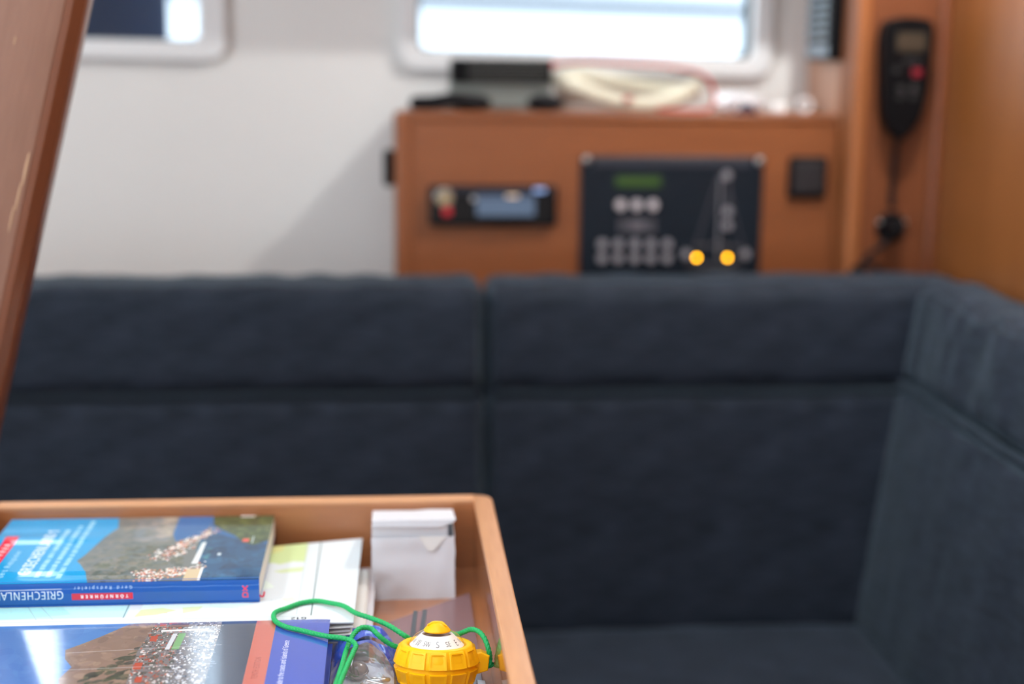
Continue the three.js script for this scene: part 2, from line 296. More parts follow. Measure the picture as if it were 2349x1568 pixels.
// ---------------------------------------------------------------- radio cabinet
const CZ = -2.1;
{
  const c = thing('radio_cabinet', 'orange brown wood cabinet with radio and switch panel behind the settee', 'cabinet', [0, 0, 0]);
  mesh('front_panel', span(0.034, 0.671, 0, 1.066, CZ, CZ - 0.016, 0.002), M.cab, c);
  mesh('edge_post', span(0.008, 0.034, 0, 1.0787, CZ + 0.002, CZ - 0.022, 0.006, 'y'), M.cab, c);
  mesh('side_panel', span(0.009, 0.025, 0, 1.07, CZ - 0.022, ZB + 0.003, 0.002, 'y'), M.cab, c);
  mesh('top', span(0.022, 0.671, 1.0655, 1.0787, CZ + 0.003, ZB + 0.003, 0.004), M.cab, c);
  const l = span(-0.008, 0.0085, 0.968, 1.022, CZ - 0.012, CZ - 0.042, 0.006); mesh('side_latch', l, M.black, c, 'small black latch on the left side');
}
{ // car radio
  const t = thing('car_radio', 'black car radio with lit display set in the wood cabinet', 'radio', [0.1528, 0.9424, CZ]);
  mesh('faceplate', bx(0.189, 0.060, 0.020, 0, -0.030, 0.004, 0.005), M.blackGloss, t);
  const top = bx(0.180, 0.010, 0.004, 0, 0.016, 0.0135, 0.002); mesh('top_strip', top, std({ color: new THREE.Color().setRGB(0.01, 0.013, 0.025), roughness: 0.2 }), t);
  const k = cyl(0.012, 0.0105, 0.014, 40); k.rotateX(Math.PI / 2); k.translate(-0.072, 0.012, 0.021); const vk = mesh('volume_knob', k, std({ color: new THREE.Color().setRGB(0.55, 0.45, 0.28), metalness: 1, roughness: 0.25 }), t);
  const kr = new THREE.TorusGeometry(0.0125, 0.0015, 10, 40); kr.translate(-0.072, 0.012, 0.016); mesh('knob_ring', kr, M.chrome, vk);
  const b1 = cyl(0.0045, 0.004, 0.006, 24); b1.rotateX(Math.PI / 2); b1.translate(-0.029, 0.011, 0.016); mesh('button', b1, M.chrome, t);
  const rb = bx(0.013, 0.013, 0.005, -0.068, -0.0145, 0.0155, 0.003); mesh('red_button', rb, std({ color: new THREE.Color().setRGB(0.45, 0.01, 0.02), emissive: new THREE.Color().setRGB(0.20, 0.004, 0.012), roughness: 0.35 }), t, 'red button');
  const d = bx(0.086, 0.026, 0.002, 0.0185, -0.0145, 0.0145, 0.0008); mesh('display', d, std({ color: new THREE.Color().setRGB(0.02, 0.03, 0.05), emissive: new THREE.Color().setRGB(0.13, 0.19, 0.29), roughness: 0.15 }), t, 'pale blue lit display');
  const ds = bx(0.086, 0.008, 0.002, 0.0185, 0.011, 0.0145, 0.0008); mesh('display_strip', ds, std({ color: new THREE.Color().setRGB(0.02, 0.03, 0.05), emissive: new THREE.Color().setRGB(0.05, 0.075, 0.13), roughness: 0.15 }), t);
  const gl = bx(0.018, 0.004, 0.003, 0.028, 0.0125, 0.0155, 0.001); mesh('button', gl, std({ color: new THREE.Color().setRGB(0.8, 0.6, 0.4), emissive: new THREE.Color().setRGB(0.6, 0.42, 0.28), roughness: 0.3 }), t);  // golden lamp highlight drawn as a small glowing bar
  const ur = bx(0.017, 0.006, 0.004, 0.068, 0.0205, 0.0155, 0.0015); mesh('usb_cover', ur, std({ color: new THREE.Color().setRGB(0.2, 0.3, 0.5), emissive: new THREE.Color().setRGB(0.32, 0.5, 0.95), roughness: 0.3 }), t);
  for (let i = 0; i < 6; i++) mesh('preset_button', bx(0.012, 0.005, 0.003, -0.017 + i * 0.0142, -0.026, 0.0145, 0.001), M.black, t);
}
const px2 = (px) => 0.2828 + (px - 1332) * 0.000657, py2 = (py) => 1.0160 - (py - 357) * 0.000653;
{ // switch panel
  const cx = 0.4208, t = thing('switch_panel', 'dark slate electrical switch panel with boat diagram and two yellow lights', 'switch panel', [cx, 0.9, CZ]);
  const L = (px, py) => [px2(px) - cx, py2(py) - 0.9];
  const box = (n, px0, py0, px1, py1, z0, dz, m, r = 0.001, label) => { const [a, b] = L(px0, py0), [c, d] = L(px1, py1); return mesh(n, span(a, c, d, b, z0, z0 + dz, r), m, t, label); };
  box('faceplate', 1332, 357, 1752, 690, -0.002, 0.008, M.slate, 0.003);
  box('top_strip', 1362, 360, 1724, 381, 0.006, 0.0015, M.slateLight, 0.0006);
  const scr = new THREE.SphereGeometry(0.0058, 20, 10, 0, Math.PI * 2, 0, Math.PI / 2); scr.scale(1, 0.5, 1); scr.rotateX(Math.PI / 2);
  for (const [px, py] of [[1345, 366], [1741, 368], [1345, 680], [1741, 680]]) { const [a, b] = L(px, py); const m = mesh('screw', scr, M.steel, t); m.position.set(a, b, 0.006); }
  box('lcd', 1412, 403, 1515, 426, 0.006, 0.001, std({ color: new THREE.Color().setRGB(0.03, 0.06, 0.015), emissive: new THREE.Color().setRGB(0.016, 0.05, 0.010), roughness: 0.2 }), 0.0004, 'green lit display');
  const wb = std({ color: new THREE.Color().setRGB(0.62, 0.57, 0.60), roughness: 0.4 }), gb = std({ color: new THREE.Color().setRGB(0.30, 0.29, 0.32), roughness: 0.4 });
  const dim = std({ color: new THREE.Color().setRGB(0.055, 0.055, 0.068), roughness: 0.5 });
  const btn = (px, py, r, m, n = 'push_button') => { const g = cyl(r, r * 0.85, 0.006, 24); g.rotateX(Math.PI / 2); const [a, b] = L(px, py); const o = mesh(n, g, m, t); o.position.set(a, b, 0.009); };
  for (const px of [1424, 1461, 1498]) btn(px, 468, 0.0078, wb);
  box('label_plate', 1420, 500, 1506, 531, 0.006, 0.0008, dim, 0.0004); box('label_plate', 1450, 502, 1477, 528, 0.0068, 0.0008, std({ color: new THREE.Color().setRGB(0.12, 0.115, 0.135), roughness: 0.5 }), 0.0003);
  for (const py of [558, 590]) for (const px of [1384, 1421, 1459, 1496, 1534]) btn(px, py, 0.0074, gb, 'circuit_switch');
  // boat diagram
  const line = (pts, r, m = dim) => mesh('diagram_line', tube(pts.map(([x, y]) => [...L(x, y), 0.0062]), r, 24, 6), m, t);
  line([[1652, 402], [1652, 500], [1653, 588]], 0.0013, gb); line([[1648, 400], [1618, 500], [1598, 566]], 0.0016); line([[1668, 402], [1690, 500], [1712, 566]], 0.0012);
  line([[1596, 562], [1650, 560], [1712, 566]], 0.002); line([[1594, 600], [1640, 606], [1700, 600]], 0.002); line([[1670, 405], [1672, 440], [1674, 480]], 0.0024);
  line([[1570, 566], [1580, 600], [1600, 618], [1690, 618], [1718, 596], [1730, 568]], 0.0016);
  for (const [px, py] of [[1666, 400], [1672, 482], [1672, 514], [1578, 581], [1716, 581]]) btn(px, py, 0.0068, gb, 'lamp_symbol');
  const led = new THREE.SphereGeometry(0.0030, 16, 8, 0, Math.PI * 2, 0, Math.PI / 2); led.rotateX(Math.PI / 2);
  const lm = std({ color: new THREE.Color().setRGB(1, 0.5, 0.02), emissive: new THREE.Color().setRGB(24, 11, 0.05), roughness: 0.3 });
  for (const [px, py] of [[1603, 589], [1675, 589]]) { const [a, b] = L(px, py); const m = mesh('indicator_light', led, lm, t, 'lit yellow indicator light'); m.position.set(a, b, 0.0065); }
}
{ // socket
  const t = thing('socket_cover', 'square black socket cover right of the switch panel', 'socket', [0.6258, 0.985, CZ]);
  mesh('cover_frame', bx(0.060, 0.063, 0.012, 0, -0.0315, 0.004, 0.006), M.black, t);
  mesh('flap', bx(0.046, 0.048, 0.004, 0, -0.023, 0.0105, 0.002), std({ color: new THREE.Color().setRGB(0.016, 0.015, 0.018), roughness: 0.5 }), t);
}

// ---------------------------------------------------------------- things on the cabinet top
const CT = 1.0787;
{
  const t = thing('power_inverter', 'black ribbed electronic box on the cabinet top under the right window', 'electronics', [0.168, CT, -2.175]);
  mesh('housing', bx(0.150, 0.036, 0.07, 0, 0.040, 0, 0.004), M.black, t);
  for (let i = 0; i < 6; i++) mesh('cooling_fin', bx(0.120, 0.0026, 0.008, 0.010, 0.043 + i * 0.0056, 0.037, 0.001), std({ color: new THREE.Color().setRGB(0.055, 0.06, 0.058), roughness: 0.35 }), t);
  const sk = new THREE.Shape(); sk.moveTo(-0.078, 0); sk.lineTo(0.07, 0); sk.lineTo(0.075, 0.042); sk.lineTo(-0.074, 0.042); sk.lineTo(-0.078, 0);
  const sg = ext(sk, 0.05, 0.002); sg.translate(0, 0.006, -0.025); mesh('skirt', muv(sg), std({ color: new THREE.Color().setRGB(0.22, 0.25, 0.235), roughness: 0.35, metalness: 0.4 }), t, 'grey lower housing');
  const ft = (x, w) => { const g = new THREE.SphereGeometry(1, 28, 14); g.scale(w, 0.013, 0.024); g.translate(x, 0.012, 0.028); return g; };
  mesh('foot', ft(-0.045, 0.030), M.rubber, t); mesh('foot', ft(0.066, 0.028), M.rubber, t);
  const rd = bx(0.006, 0.012, 0.008, 0.0775, 0.062, 0.02, 0.002); mesh('red_terminal', rd, std({ color: new THREE.Color().setRGB(0.6, 0.02, 0.02), roughness: 0.4 }), t, 'red terminal');
}
{
  const t = mesh('black_cable', tube([[0.13, CT + 0.011, -2.132], [0.10, CT + 0.017, -2.128], [0.065, CT + 0.012, -2.13], [0.045, CT + 0.011, -2.14], [0.042, CT + 0.0105, -2.16], [0.06, CT + 0.0105, -2.19], [0.08, CT + 0.0105, -2.23]], 0.0105, 80, 12), M.rubber);
  tag(t, 'thick black cable lying on the left end of the cabinet top', 'cable');
}
{ // cream corrugated cable in a loop
  const C = new THREE.CatmullRomCurve3([V(0.262, CT + 0.046, -2.20), V(0.285, CT + 0.036, -2.165), V(0.33, CT + 0.020, -2.14), V(0.38, CT + 0.012, -2.135), V(0.43, CT + 0.019, -2.15), V(0.465, CT + 0.036, -2.18), V(0.468, CT + 0.030, -2.215), V(0.43, CT + 0.030, -2.24), V(0.36, CT + 0.040, -2.245), V(0.30, CT + 0.050, -2.235)], true, 'centripetal');
  const n = 480, g = new THREE.TubeGeometry(C, n, 0.0115, 12, true), p = g.attributes.position, q = V();
  for (let i = 0; i < p.count; i++) { const s = Math.floor(i / 13), c = C.getPointAt((s % n) / n); q.fromBufferAttribute(p, i).sub(c).multiplyScalar(1 + 0.16 * Math.sin(s * Math.PI / 3)).add(c); p.setXYZ(i, q.x, q.y, q.z); }
  g.computeVertexNormals();
  tag(mesh('coiled_cable', g, std({ color: new THREE.Color().setRGB(0.78, 0.76, 0.62), roughness: 0.5 })), 'loop of cream coiled cable on the cabinet top under the right window', 'cable');
}
{
  const t = thing('wire_pair', 'thin red and black wires arching over the cream coiled cable', 'wire', [0, 0, 0]);
  const path = (dz, dy) => [[0.247, 1.1475 + dy, -2.165 + dz], [0.29, 1.152 + dy, -2.16 + dz], [0.36, 1.150 + dy, -2.15 + dz], [0.43, 1.145 + dy, -2.15 + dz], [0.475, 1.133 + dy, -2.145 + dz], [0.489, 1.11 + dy, -2.14 + dz], [0.487, 1.088 + dy, -2.138 + dz], [0.475, 1.082, -2.13 + dz], [0.43, 1.082, -2.118 + dz * 0.3], [0.40, 1.083, -2.122 + dz * 0.3]];
  mesh('red_wire', tube(path(0, 0), 0.0021, 90, 8), std({ color: new THREE.Color().setRGB(0.6, 0.05, 0.04), roughness: 0.4 }), t, 'red wire');
  mesh('black_wire', tube(path(-0.006, -0.003), 0.0021, 90, 8), M.rubber, t, 'black wire');
  const a = bx(0.012, 0.008, 0.016, 0.355, 1.094, -2.124, 0.003); mesh('connector', a, std({ color: new THREE.Color().setRGB(0.5, 0.08, 0.07), roughness: 0.4 }), t, 'red connector');
}
{ // crumpled foil, cap, lid, clip
  const g = new THREE.IcosahedronGeometry(1, 5), p = g.attributes.position, q = V();
  for (let i = 0; i < p.count; i++) { q.fromBufferAttribute(p, i).normalize(); const k = 0.75 + 0.5 * Math.abs(vnoise(q.x * 3 + 9, q.y * 3 + q.z * 4, 71) - 0.5) + 0.25 * vnoise(q.x * 7, q.z * 7 + q.y * 5, 72); p.setXYZ(i, q.x * k * 0.040, Math.max(-0.0130, q.y * k * 0.017), q.z * k * 0.026); }
  const f = toCreasedNormals(g, 0.3); f.translate(0, 0.0132, 0);
  const m = mesh('crumpled_wrapper', f, phy({ color: new THREE.Color().setRGB(0.92, 0.94, 0.98), roughness: 0.12, metalness: 0.25, clearcoat: 1 })); m.position.set(0.535, CT, -2.17);
  tag(m, 'crumpled shiny silver wrapper on the right end of the cabinet top', 'wrapper');
  const c = thing('plastic_tub', 'small round white plastic tub at the right end of the cabinet top', 'tub', [0.594, CT, -2.15]);
  mesh('tub_body', new THREE.LatheGeometry([[0, 0.016], [0.009, 0.0155], [0.0125, 0.012], [0.0135, 0.002], [0.0125, 0], [0, 0]].map((a) => new THREE.Vector2(...a)), 32), phy({ color: 0xf4f4f2, roughness: 0.15, clearcoat: 1 }), c);
  const rr = new THREE.TorusGeometry(0.0132, 0.0011, 8, 32); rr.rotateX(Math.PI / 2); rr.translate(0, 0.004, 0); mesh('rim', rr, M.white, c);
  const l = mesh('clear_ring', (() => { const a = new THREE.TorusGeometry(0.0095, 0.0028, 12, 36); a.translate(0, 0.0123, 0); return a; })(), phy({ color: 0xf0f0f0, roughness: 0.1, clearcoat: 1 })); l.position.set(0.628, CT, -2.135); l.rotation.x = -0.08;
  tag(l, 'small pale ring standing at the far right end of the cabinet top', 'ring');
  const k = thing('spring_clip', 'small dark blue clip lying in front of the silver wrapper', 'clip', [0.533, CT, -2.122]);
  const sh = new THREE.Shape(); sh.moveTo(-0.017, 0); sh.lineTo(0.017, 0); sh.lineTo(0.004, 0.014); sh.lineTo(-0.002, 0.014); sh.lineTo(-0.017, 0); mesh('jaw', ext(sh, 0.012, 0.0008), phy({ color: new THREE.Color().setRGB(0.012, 0.016, 0.045), roughness: 0.2 }), k);
  const wr = tube([[-0.002, 0.014, 0.006], [-0.012, 0.020, 0.006], [-0.019, 0.012, 0.006]], 0.0012, 20, 6); mesh('handle', wr, M.chrome, k);
}
// ---------------------------------------------------------------- speaker and handset on the bulkhead
{
  const t = thing('loudspeaker', 'black louvred loudspeaker box on the wood return right of the window', 'speaker', [0.6715, 1.157, -2.1425]);
  mesh('speaker_case', bx(0.026, 0.20, 0.115, -0.013, 0, 0.0, 0.004, 'y'), M.black, t);
  for (let i = 0; i < 13; i++) { const g = bx(0.004, 0.007, 0.100, 0, 0, 0, 0.0015); g.rotateZ(0.5); const m = mesh('louvre', g, std({ color: new THREE.Color().setRGB(0.34, 0.44, 0.50), roughness: 0.25 }), t); m.position.set(-0.0275, 0.032 + i * 0.0125, 0); }  // black louvres coloured pale blue for the window light on them
  mesh('base_plate', bx(0.004, 0.018, 0.100, -0.0275, 0.006, 0, 0.001), std({ color: new THREE.Color().setRGB(0.30, 0.38, 0.44), roughness: 0.25 }), t);  // same pale blue, window light put into the colour
}
{
  const t = thing('radio_handset', 'black radio handset with a red button hanging on the wood bulkhead', 'handset', [0.7325, 1.1385, -2.03]); t.scale.setScalar(0.95);
  const s = new THREE.Shape(); s.moveTo(-0.026, 0.076); s.quadraticCurveTo(0, 0.084, 0.030, 0.076); s.quadraticCurveTo(0.036, 0.07, 0.036, 0.05); s.lineTo(0.032, -0.02); s.quadraticCurveTo(0.028, -0.055, 0.018, -0.072); s.quadraticCurveTo(0.004, -0.092, -0.003, -0.092); s.quadraticCurveTo(-0.012, -0.09, -0.022, -0.072); s.quadraticCurveTo(-0.030, -0.05, -0.031, -0.02); s.lineTo(-0.035, 0.05); s.quadraticCurveTo(-0.034, 0.074, -0.026, 0.076);
  const g = ext(s, 0.024, 0.004, 10); g.translate(0, 0, 0.008); mesh('handset_body', muv(g), M.black, t);
  mesh('hanger_clip', bx(0.024, 0.03, 0.01, 0, 0.02, 0.004, 0.002), M.rubber, t);
  mesh('screen', bx(0.044, 0.027, 0.002, 0.004, 0.034, 0.0365, 0.0008), std({ color: new THREE.Color().setRGB(0.050, 0.038, 0.026), roughness: 0.25 }), t, 'grey brown screen');
  mesh('red_button', bx(0.015, 0.012, 0.004, 0.0155, -0.003, 0.0365, 0.002), std({ color: new THREE.Color().setRGB(0.22, 0.006, 0.02), roughness: 0.35 }), t, 'red button');
  const kb = std({ color: new THREE.Color().setRGB(0.018, 0.018, 0.020), roughness: 0.4 });
  for (const [x, y] of [[-0.016, 0.006], [-0.008, -0.02], [0.012, -0.02], [-0.008, -0.033], [0.012, -0.033], [0.0, 0.019], [0.014, 0.019]]) mesh('key', bx(0.011, 0.007, 0.004, x, y - 0.003, 0.0365, 0.0015), kb, t);
  for (const [x, y] of [[-0.007, -0.0245], [0.013, -0.0245], [0.012, -0.015]]) mesh('key_mark', bx(0.008, 0.0012, 0.0008, x, y, 0.0388, 0.0003), std({ color: new THREE.Color().setRGB(0.12, 0.12, 0.12) }), t);
  const c = new THREE.Group();
  mesh('cable', tube([[-0.003, -0.090, 0.018], [-0.003, -0.12, 0.016], [-0.002, -0.17, 0.010], [-0.002, -0.200, 0.012]], 0.0048, 40, 10), M.rubber, t);
}
{
  const t = thing('cable_plug', 'round black cable plug below the handset on the wood bulkhead', 'plug', [0.735, 0.918, -2.03]);
  const f = cyl(0.023, 0.021, 0.006, 40); f.rotateX(Math.PI / 2); f.translate(0, 0, 0.003); mesh('flange', f, M.rubber, t);
  const b = cyl(0.016, 0.013, 0.022, 32); b.rotateX(Math.PI / 2 - 0.25); b.translate(0, 0.002, 0.016); mesh('plug_body', b, M.black, t);
  for (const x of [-0.019, 0.019]) { const s = new THREE.SphereGeometry(0.0032, 14, 8); s.scale(1, 1, 0.6); s.translate(x, 0.008, 0.0062); mesh('screw', s, M.steel, t); }
  mesh('curly_cable', tube([[-0.006, -0.010, 0.016], [-0.022, -0.028, 0.020], [-0.036, -0.040, 0.016], [-0.044, -0.060, 0.012], [-0.030, -0.075, 0.012], [-0.022, -0.060, 0.02], [-0.038, -0.050, 0.024], [-0.058, -0.062, 0.016], [-0.062, -0.09, 0.010], [-0.06, -0.14, 0.008]], 0.004, 100, 8), M.rubber, t);
}

// ---------------------------------------------------------------- slanted post at the left
{
  const t = thing('slanted_post', 'thick slanted varnished wood board with a rounded edge at the left margin of the photo', 'post', [0, 0, 0]);
  const W = 0.16, T = 0.040, H = 1.82, R = 0.015;
  const LW = 0.0165;
  const col = (sh) => { const g = ext(sh, H, 0, 12); g.rotateX(-Math.PI / 2); g.translate(0, 0, 0); return muv(toCreasedNormals(g, 0.6), 'y'); }; // shape y -> -z
  const a = rrect(-W, 0, -LW, T, 0.0015), e = new THREE.Shape(); e.moveTo(-LW, 0.0005); e.lineTo(-R, 0.0005); e.absarc(-R, R, R - 0.0005, -Math.PI / 2, 0, false); e.lineTo(0, T - 0.006); e.quadraticCurveTo(0, T, -0.006, T); e.lineTo(-LW, T); e.closePath();
  mesh('board', col(a), M.post, t); mesh('shaded_edge', col(e), M.edgeShade, t, 'rounded edge strip coloured darker for its shade');  // edge strip darkened as painted shade where the board turns away
  // bare scratches
  const sm = std({ color: new THREE.Color().setRGB(0.42, 0.25, 0.14), roughness: 0.6 });
  const chip = (y, x, h, w) => { const q = new THREE.SphereGeometry(1, 10, 8); q.scale(w, h, 0.0004); q.translate(x, y, 0.0001); mesh('chip', q, sm, t, 'pale bare chip in the varnish'); };
  chip(1.078, -0.0200, 0.016, 0.0014); chip(1.052, -0.0215, 0.014, 0.0012); chip(1.030, -0.0235, 0.013, 0.0010); chip(1.188, -0.0523, 0.004, 0.0007);
  t.position.set(-0.5824, 0.002, -1.335); t.rotation.z = -Math.atan(0.261);
}

// ---------------------------------------------------------------- saloon table with its well
const TF = 0.67, RT = 0.7391; // floor of the well, top of the rails
const TX0 = -0.3665, TX1 = 0.0797, TZ0 = -1.305, TZ1 = -0.845, TW = 0.0175;
{
  const t = thing('saloon_table', 'varnished wooden table with a raised rail around a tray of books and charts', 'table', [0, 0, 0]);
  mesh('tray_floor', span(TX0 - 0.004, TX1 + 0.004, TF - 0.012, TF, TZ0 - 0.004, TZ1 + 0.004, 0.001), M.veneer, t);
  const cap = phy({ map: tTable, color: new THREE.Color().setRGB(1.4, 1.85, 2.5), roughness: 0.5, clearcoat: 0.5, clearcoatRoughness: 0.4 });  // paler wood tone holds the overhead light and gloss on the rails
  const railZ = (x0, x1, z0, z1, rb) => { // rail along z whose outer back corner is rounded
    const s = new THREE.Shape(); const Rr = 0.0165;
    s.moveTo(x0, z1); s.lineTo(x1, z1); if (rb > 0) { s.lineTo(x1, z0 + Rr); s.quadraticCurveTo(x1, z0, x1 - Rr, z0); s.lineTo(x0, z0); } else { s.lineTo(x1, z0); s.lineTo(x0 + Rr, z0); s.quadraticCurveTo(x0, z0, x0, z0 + Rr); } s.lineTo(x0, z1);
    const b = 0.0022, k = ext(s, RT - 0.60 - 2 * b, b, 10); // shape y is z
    k.scale(1, 1, 1); k.rotateX(Math.PI / 2); k.translate(0, RT - b, 0);
    return muv(toCreasedNormals(k.toNonIndexed ? (k.index ? k.toNonIndexed() : k) : k, 0.6), 'z');
  };
  mesh('right_rail', railZ(TX1 + 0.0022, TX1 + TW - 0.0022, TZ0 - TW + 0.0022, TZ1 + TW - 0.0022, 1), cap, t, 'right rail coloured paler for the light on its top');
  mesh('left_rail', railZ(TX0 - TW + 0.0022, TX0 - 0.0022, TZ0 - TW + 0.0022, TZ1 + TW - 0.0022, -1), M.table, t);
  const br = mesh('back_rail', span(TX0 - 0.0005, TX1 + 0.0005, 0.60, RT - 0.0032, TZ0 - TW, TZ0, 0.001, 'x', 4), M.table, t); mesh('lit_rail_top', span(TX0 - 0.0005, TX1 + 0.0005, RT - 0.0034, RT, TZ0 - TW, TZ0, 0.0016, 'x', 4), cap, br, 'top edge coloured paler for the light on it');
  mesh('front_rail', span(TX0 - 0.0005, TX1 + 0.0005, 0.60, RT, TZ1, TZ1 + TW, 0.0035, 'x', 4), M.table, t);
  mesh('side_veneer', span(TX1 - 0.0006, TX1 + 0.003, TF - 0.002, RT - 0.004, TZ0 + 0.0002, TZ1 - 0.0002, 0.0003, 'z'), M.veneer, t);
  mesh('pedestal', span(-0.26, -0.02, 0.02, 0.66, -1.22, -0.94, 0.01, 'y'), M.table, t);
  mesh('foot', span(-0.30, 0.02, 0, 0.03, -1.26, -0.90, 0.008), M.table, t);
}
// ---------------------------------------------------------------- folded charts
function slab(pts, y0, y1, bev = 0.0008) { // polygon in x,z
  const s = new THREE.Shape(); pts.forEach(([x, z], i) => (i ? s.lineTo(x, -z) : s.moveTo(x, -z))); s.closePath();
  const g = ext(s, y1 - y0 - 2 * bev, bev, 4); g.rotateX(-Math.PI / 2); g.translate(0, y0 + bev, 0); return g;
}
function rectUV(g, x0, z0, w, d) { const p = g.attributes.position, uv = new Float32Array(p.count * 2); for (let i = 0; i < p.count; i++) { uv[2 * i] = (p.getX(i) - x0) / w; uv[2 * i + 1] = 1 - (p.getZ(i) - z0) / d; } g.setAttribute('uv', new THREE.BufferAttribute(uv, 2)); return g; }
const CX = -0.36, CZ0 = -1.30, CW = 0.335, CD = 0.215; // print area of the top chart
const chartTex = canvasTex(1600, 1028, (g, w, h) => {
  const X = (x) => (x - CX) / CW * w, Z = (z) => (z - CZ0) / CD * h;
  g.fillStyle = '#d2dadc'; g.fillRect(0, 0, w, h);
  // chart field, left of the margin lines and above the border
  g.fillStyle = '#d4dbdc'; g.fillRect(0, 0, X(-0.078), Z(-1.104));
  const poly = (c, pts) => { g.fillStyle = c; g.beginPath(); pts.forEach(([x, z], i) => (i ? g.lineTo(X(x), Z(z)) : g.moveTo(X(x), Z(z)))); g.closePath(); g.fill(); };
  poly('#c3d498', [[-0.13, -1.3], [-0.0765, -1.3], [-0.0775, -1.232], [-0.088, -1.234], [-0.10, -1.2265], [-0.106, -1.231], [-0.13, -1.225]]);
  poly('#cdce88', [[-0.13, -1.3], [-0.095, -1.3], [-0.10, -1.262], [-0.115, -1.25], [-0.13, -1.25]]);
  poly('#c9d6a6', [[-0.0775, -1.219], [-0.079, -1.207], [-0.097, -1.2045], [-0.104, -1.209], [-0.09, -1.216]]);
  poly('#dbe8dc', [[-0.16, -1.2], [-0.11, -1.19], [-0.10, -1.17], [-0.14, -1.15], [-0.17, -1.16]]);
  poly('#dfe9c9', [[-0.092, -1.143], [-0.083, -1.147], [-0.079, -1.138], [-0.088, -1.134]]);
  poly('#b4dfe2', [[-0.36, -1.135], [-0.215, -1.135], [-0.215, -1.1095], [-0.36, -1.1095]]);
  poly('#a2d8d4', [[-0.36, -1.135], [-0.27, -1.135], [-0.26, -1.118], [-0.30, -1.1095], [-0.36, -1.1095]]);
  poly('#dcefee', [[-0.205, -1.14], [-0.12, -1.135], [-0.09, -1.12], [-0.12, -1.1095], [-0.205, -1.1095]]);
  poly('#cfdca4', [[-0.205, -1.125], [-0.188, -1.128], [-0.175, -1.122], [-0.19, -1.113], [-0.208, -1.1095]]);
  poly('#d3e2ad', [[-0.172, -1.128], [-0.155, -1.13], [-0.158, -1.120], [-0.17, -1.115]]);
  const line = (c, lw, pts) => { g.strokeStyle = c; g.lineWidth = lw; g.beginPath(); pts.forEach(([x, z], i) => (i ? g.lineTo(X(x), Z(z)) : g.moveTo(X(x), Z(z)))); g.stroke(); };
  line('#5e7470', 5, [[-0.0655, -1.3], [-0.0655, -1.1045]]); line('#b4bfbf', 3, [[-0.0775, -1.3], [-0.0775, -1.107]]); line('#c8d0d0', 2, [[-0.0745, -1.3], [-0.0745, -1.107]]);
  line('#33404a', 3, [[-0.2165, -1.14], [-0.2165, -1.108]]); line('#a8b2b8', 3, [[-0.36, -1.1035], [-0.075, -1.1035]]); line('#b8c4c6', 2, [[-0.36, -1.1085], [-0.0775, -1.1085]]);
  line('#8fa3b0', 2, [[-0.30, -1.14], [-0.285, -1.108]]); line('#8fa3b0', 2, [[-0.29, -1.14], [-0.272, -1.108]]); line('#9db', 2, [[-0.15, -1.13], [-0.10, -1.115]]);
  const R = rng(9); for (let i = 0; i < 260; i++) { g.fillStyle = ['#8aa', '#a98', '#b77', '#9ac'][i & 3]; g.globalAlpha = 0.5; g.fillRect(X(-0.35 + R() * 0.26), Z(-1.145 + R() * 0.034), 3 + 6 * R(), 2); } g.globalAlpha = 1;
  g.fillStyle = '#c43'; g.fillRect(X(-0.135), Z(-1.121), 14, 4); g.fillRect(X(-0.185), Z(-1.117), 12, 3);
  g.save(); g.translate(X(-0.0685), Z(-1.0985)); g.rotate(Math.PI); g.fillStyle = '#1d2226'; g.font = 'bold 34px sans-serif'; g.textAlign = 'left'; g.textBaseline = 'middle'; g.fillText('G12', 0, 0); g.restore();
});
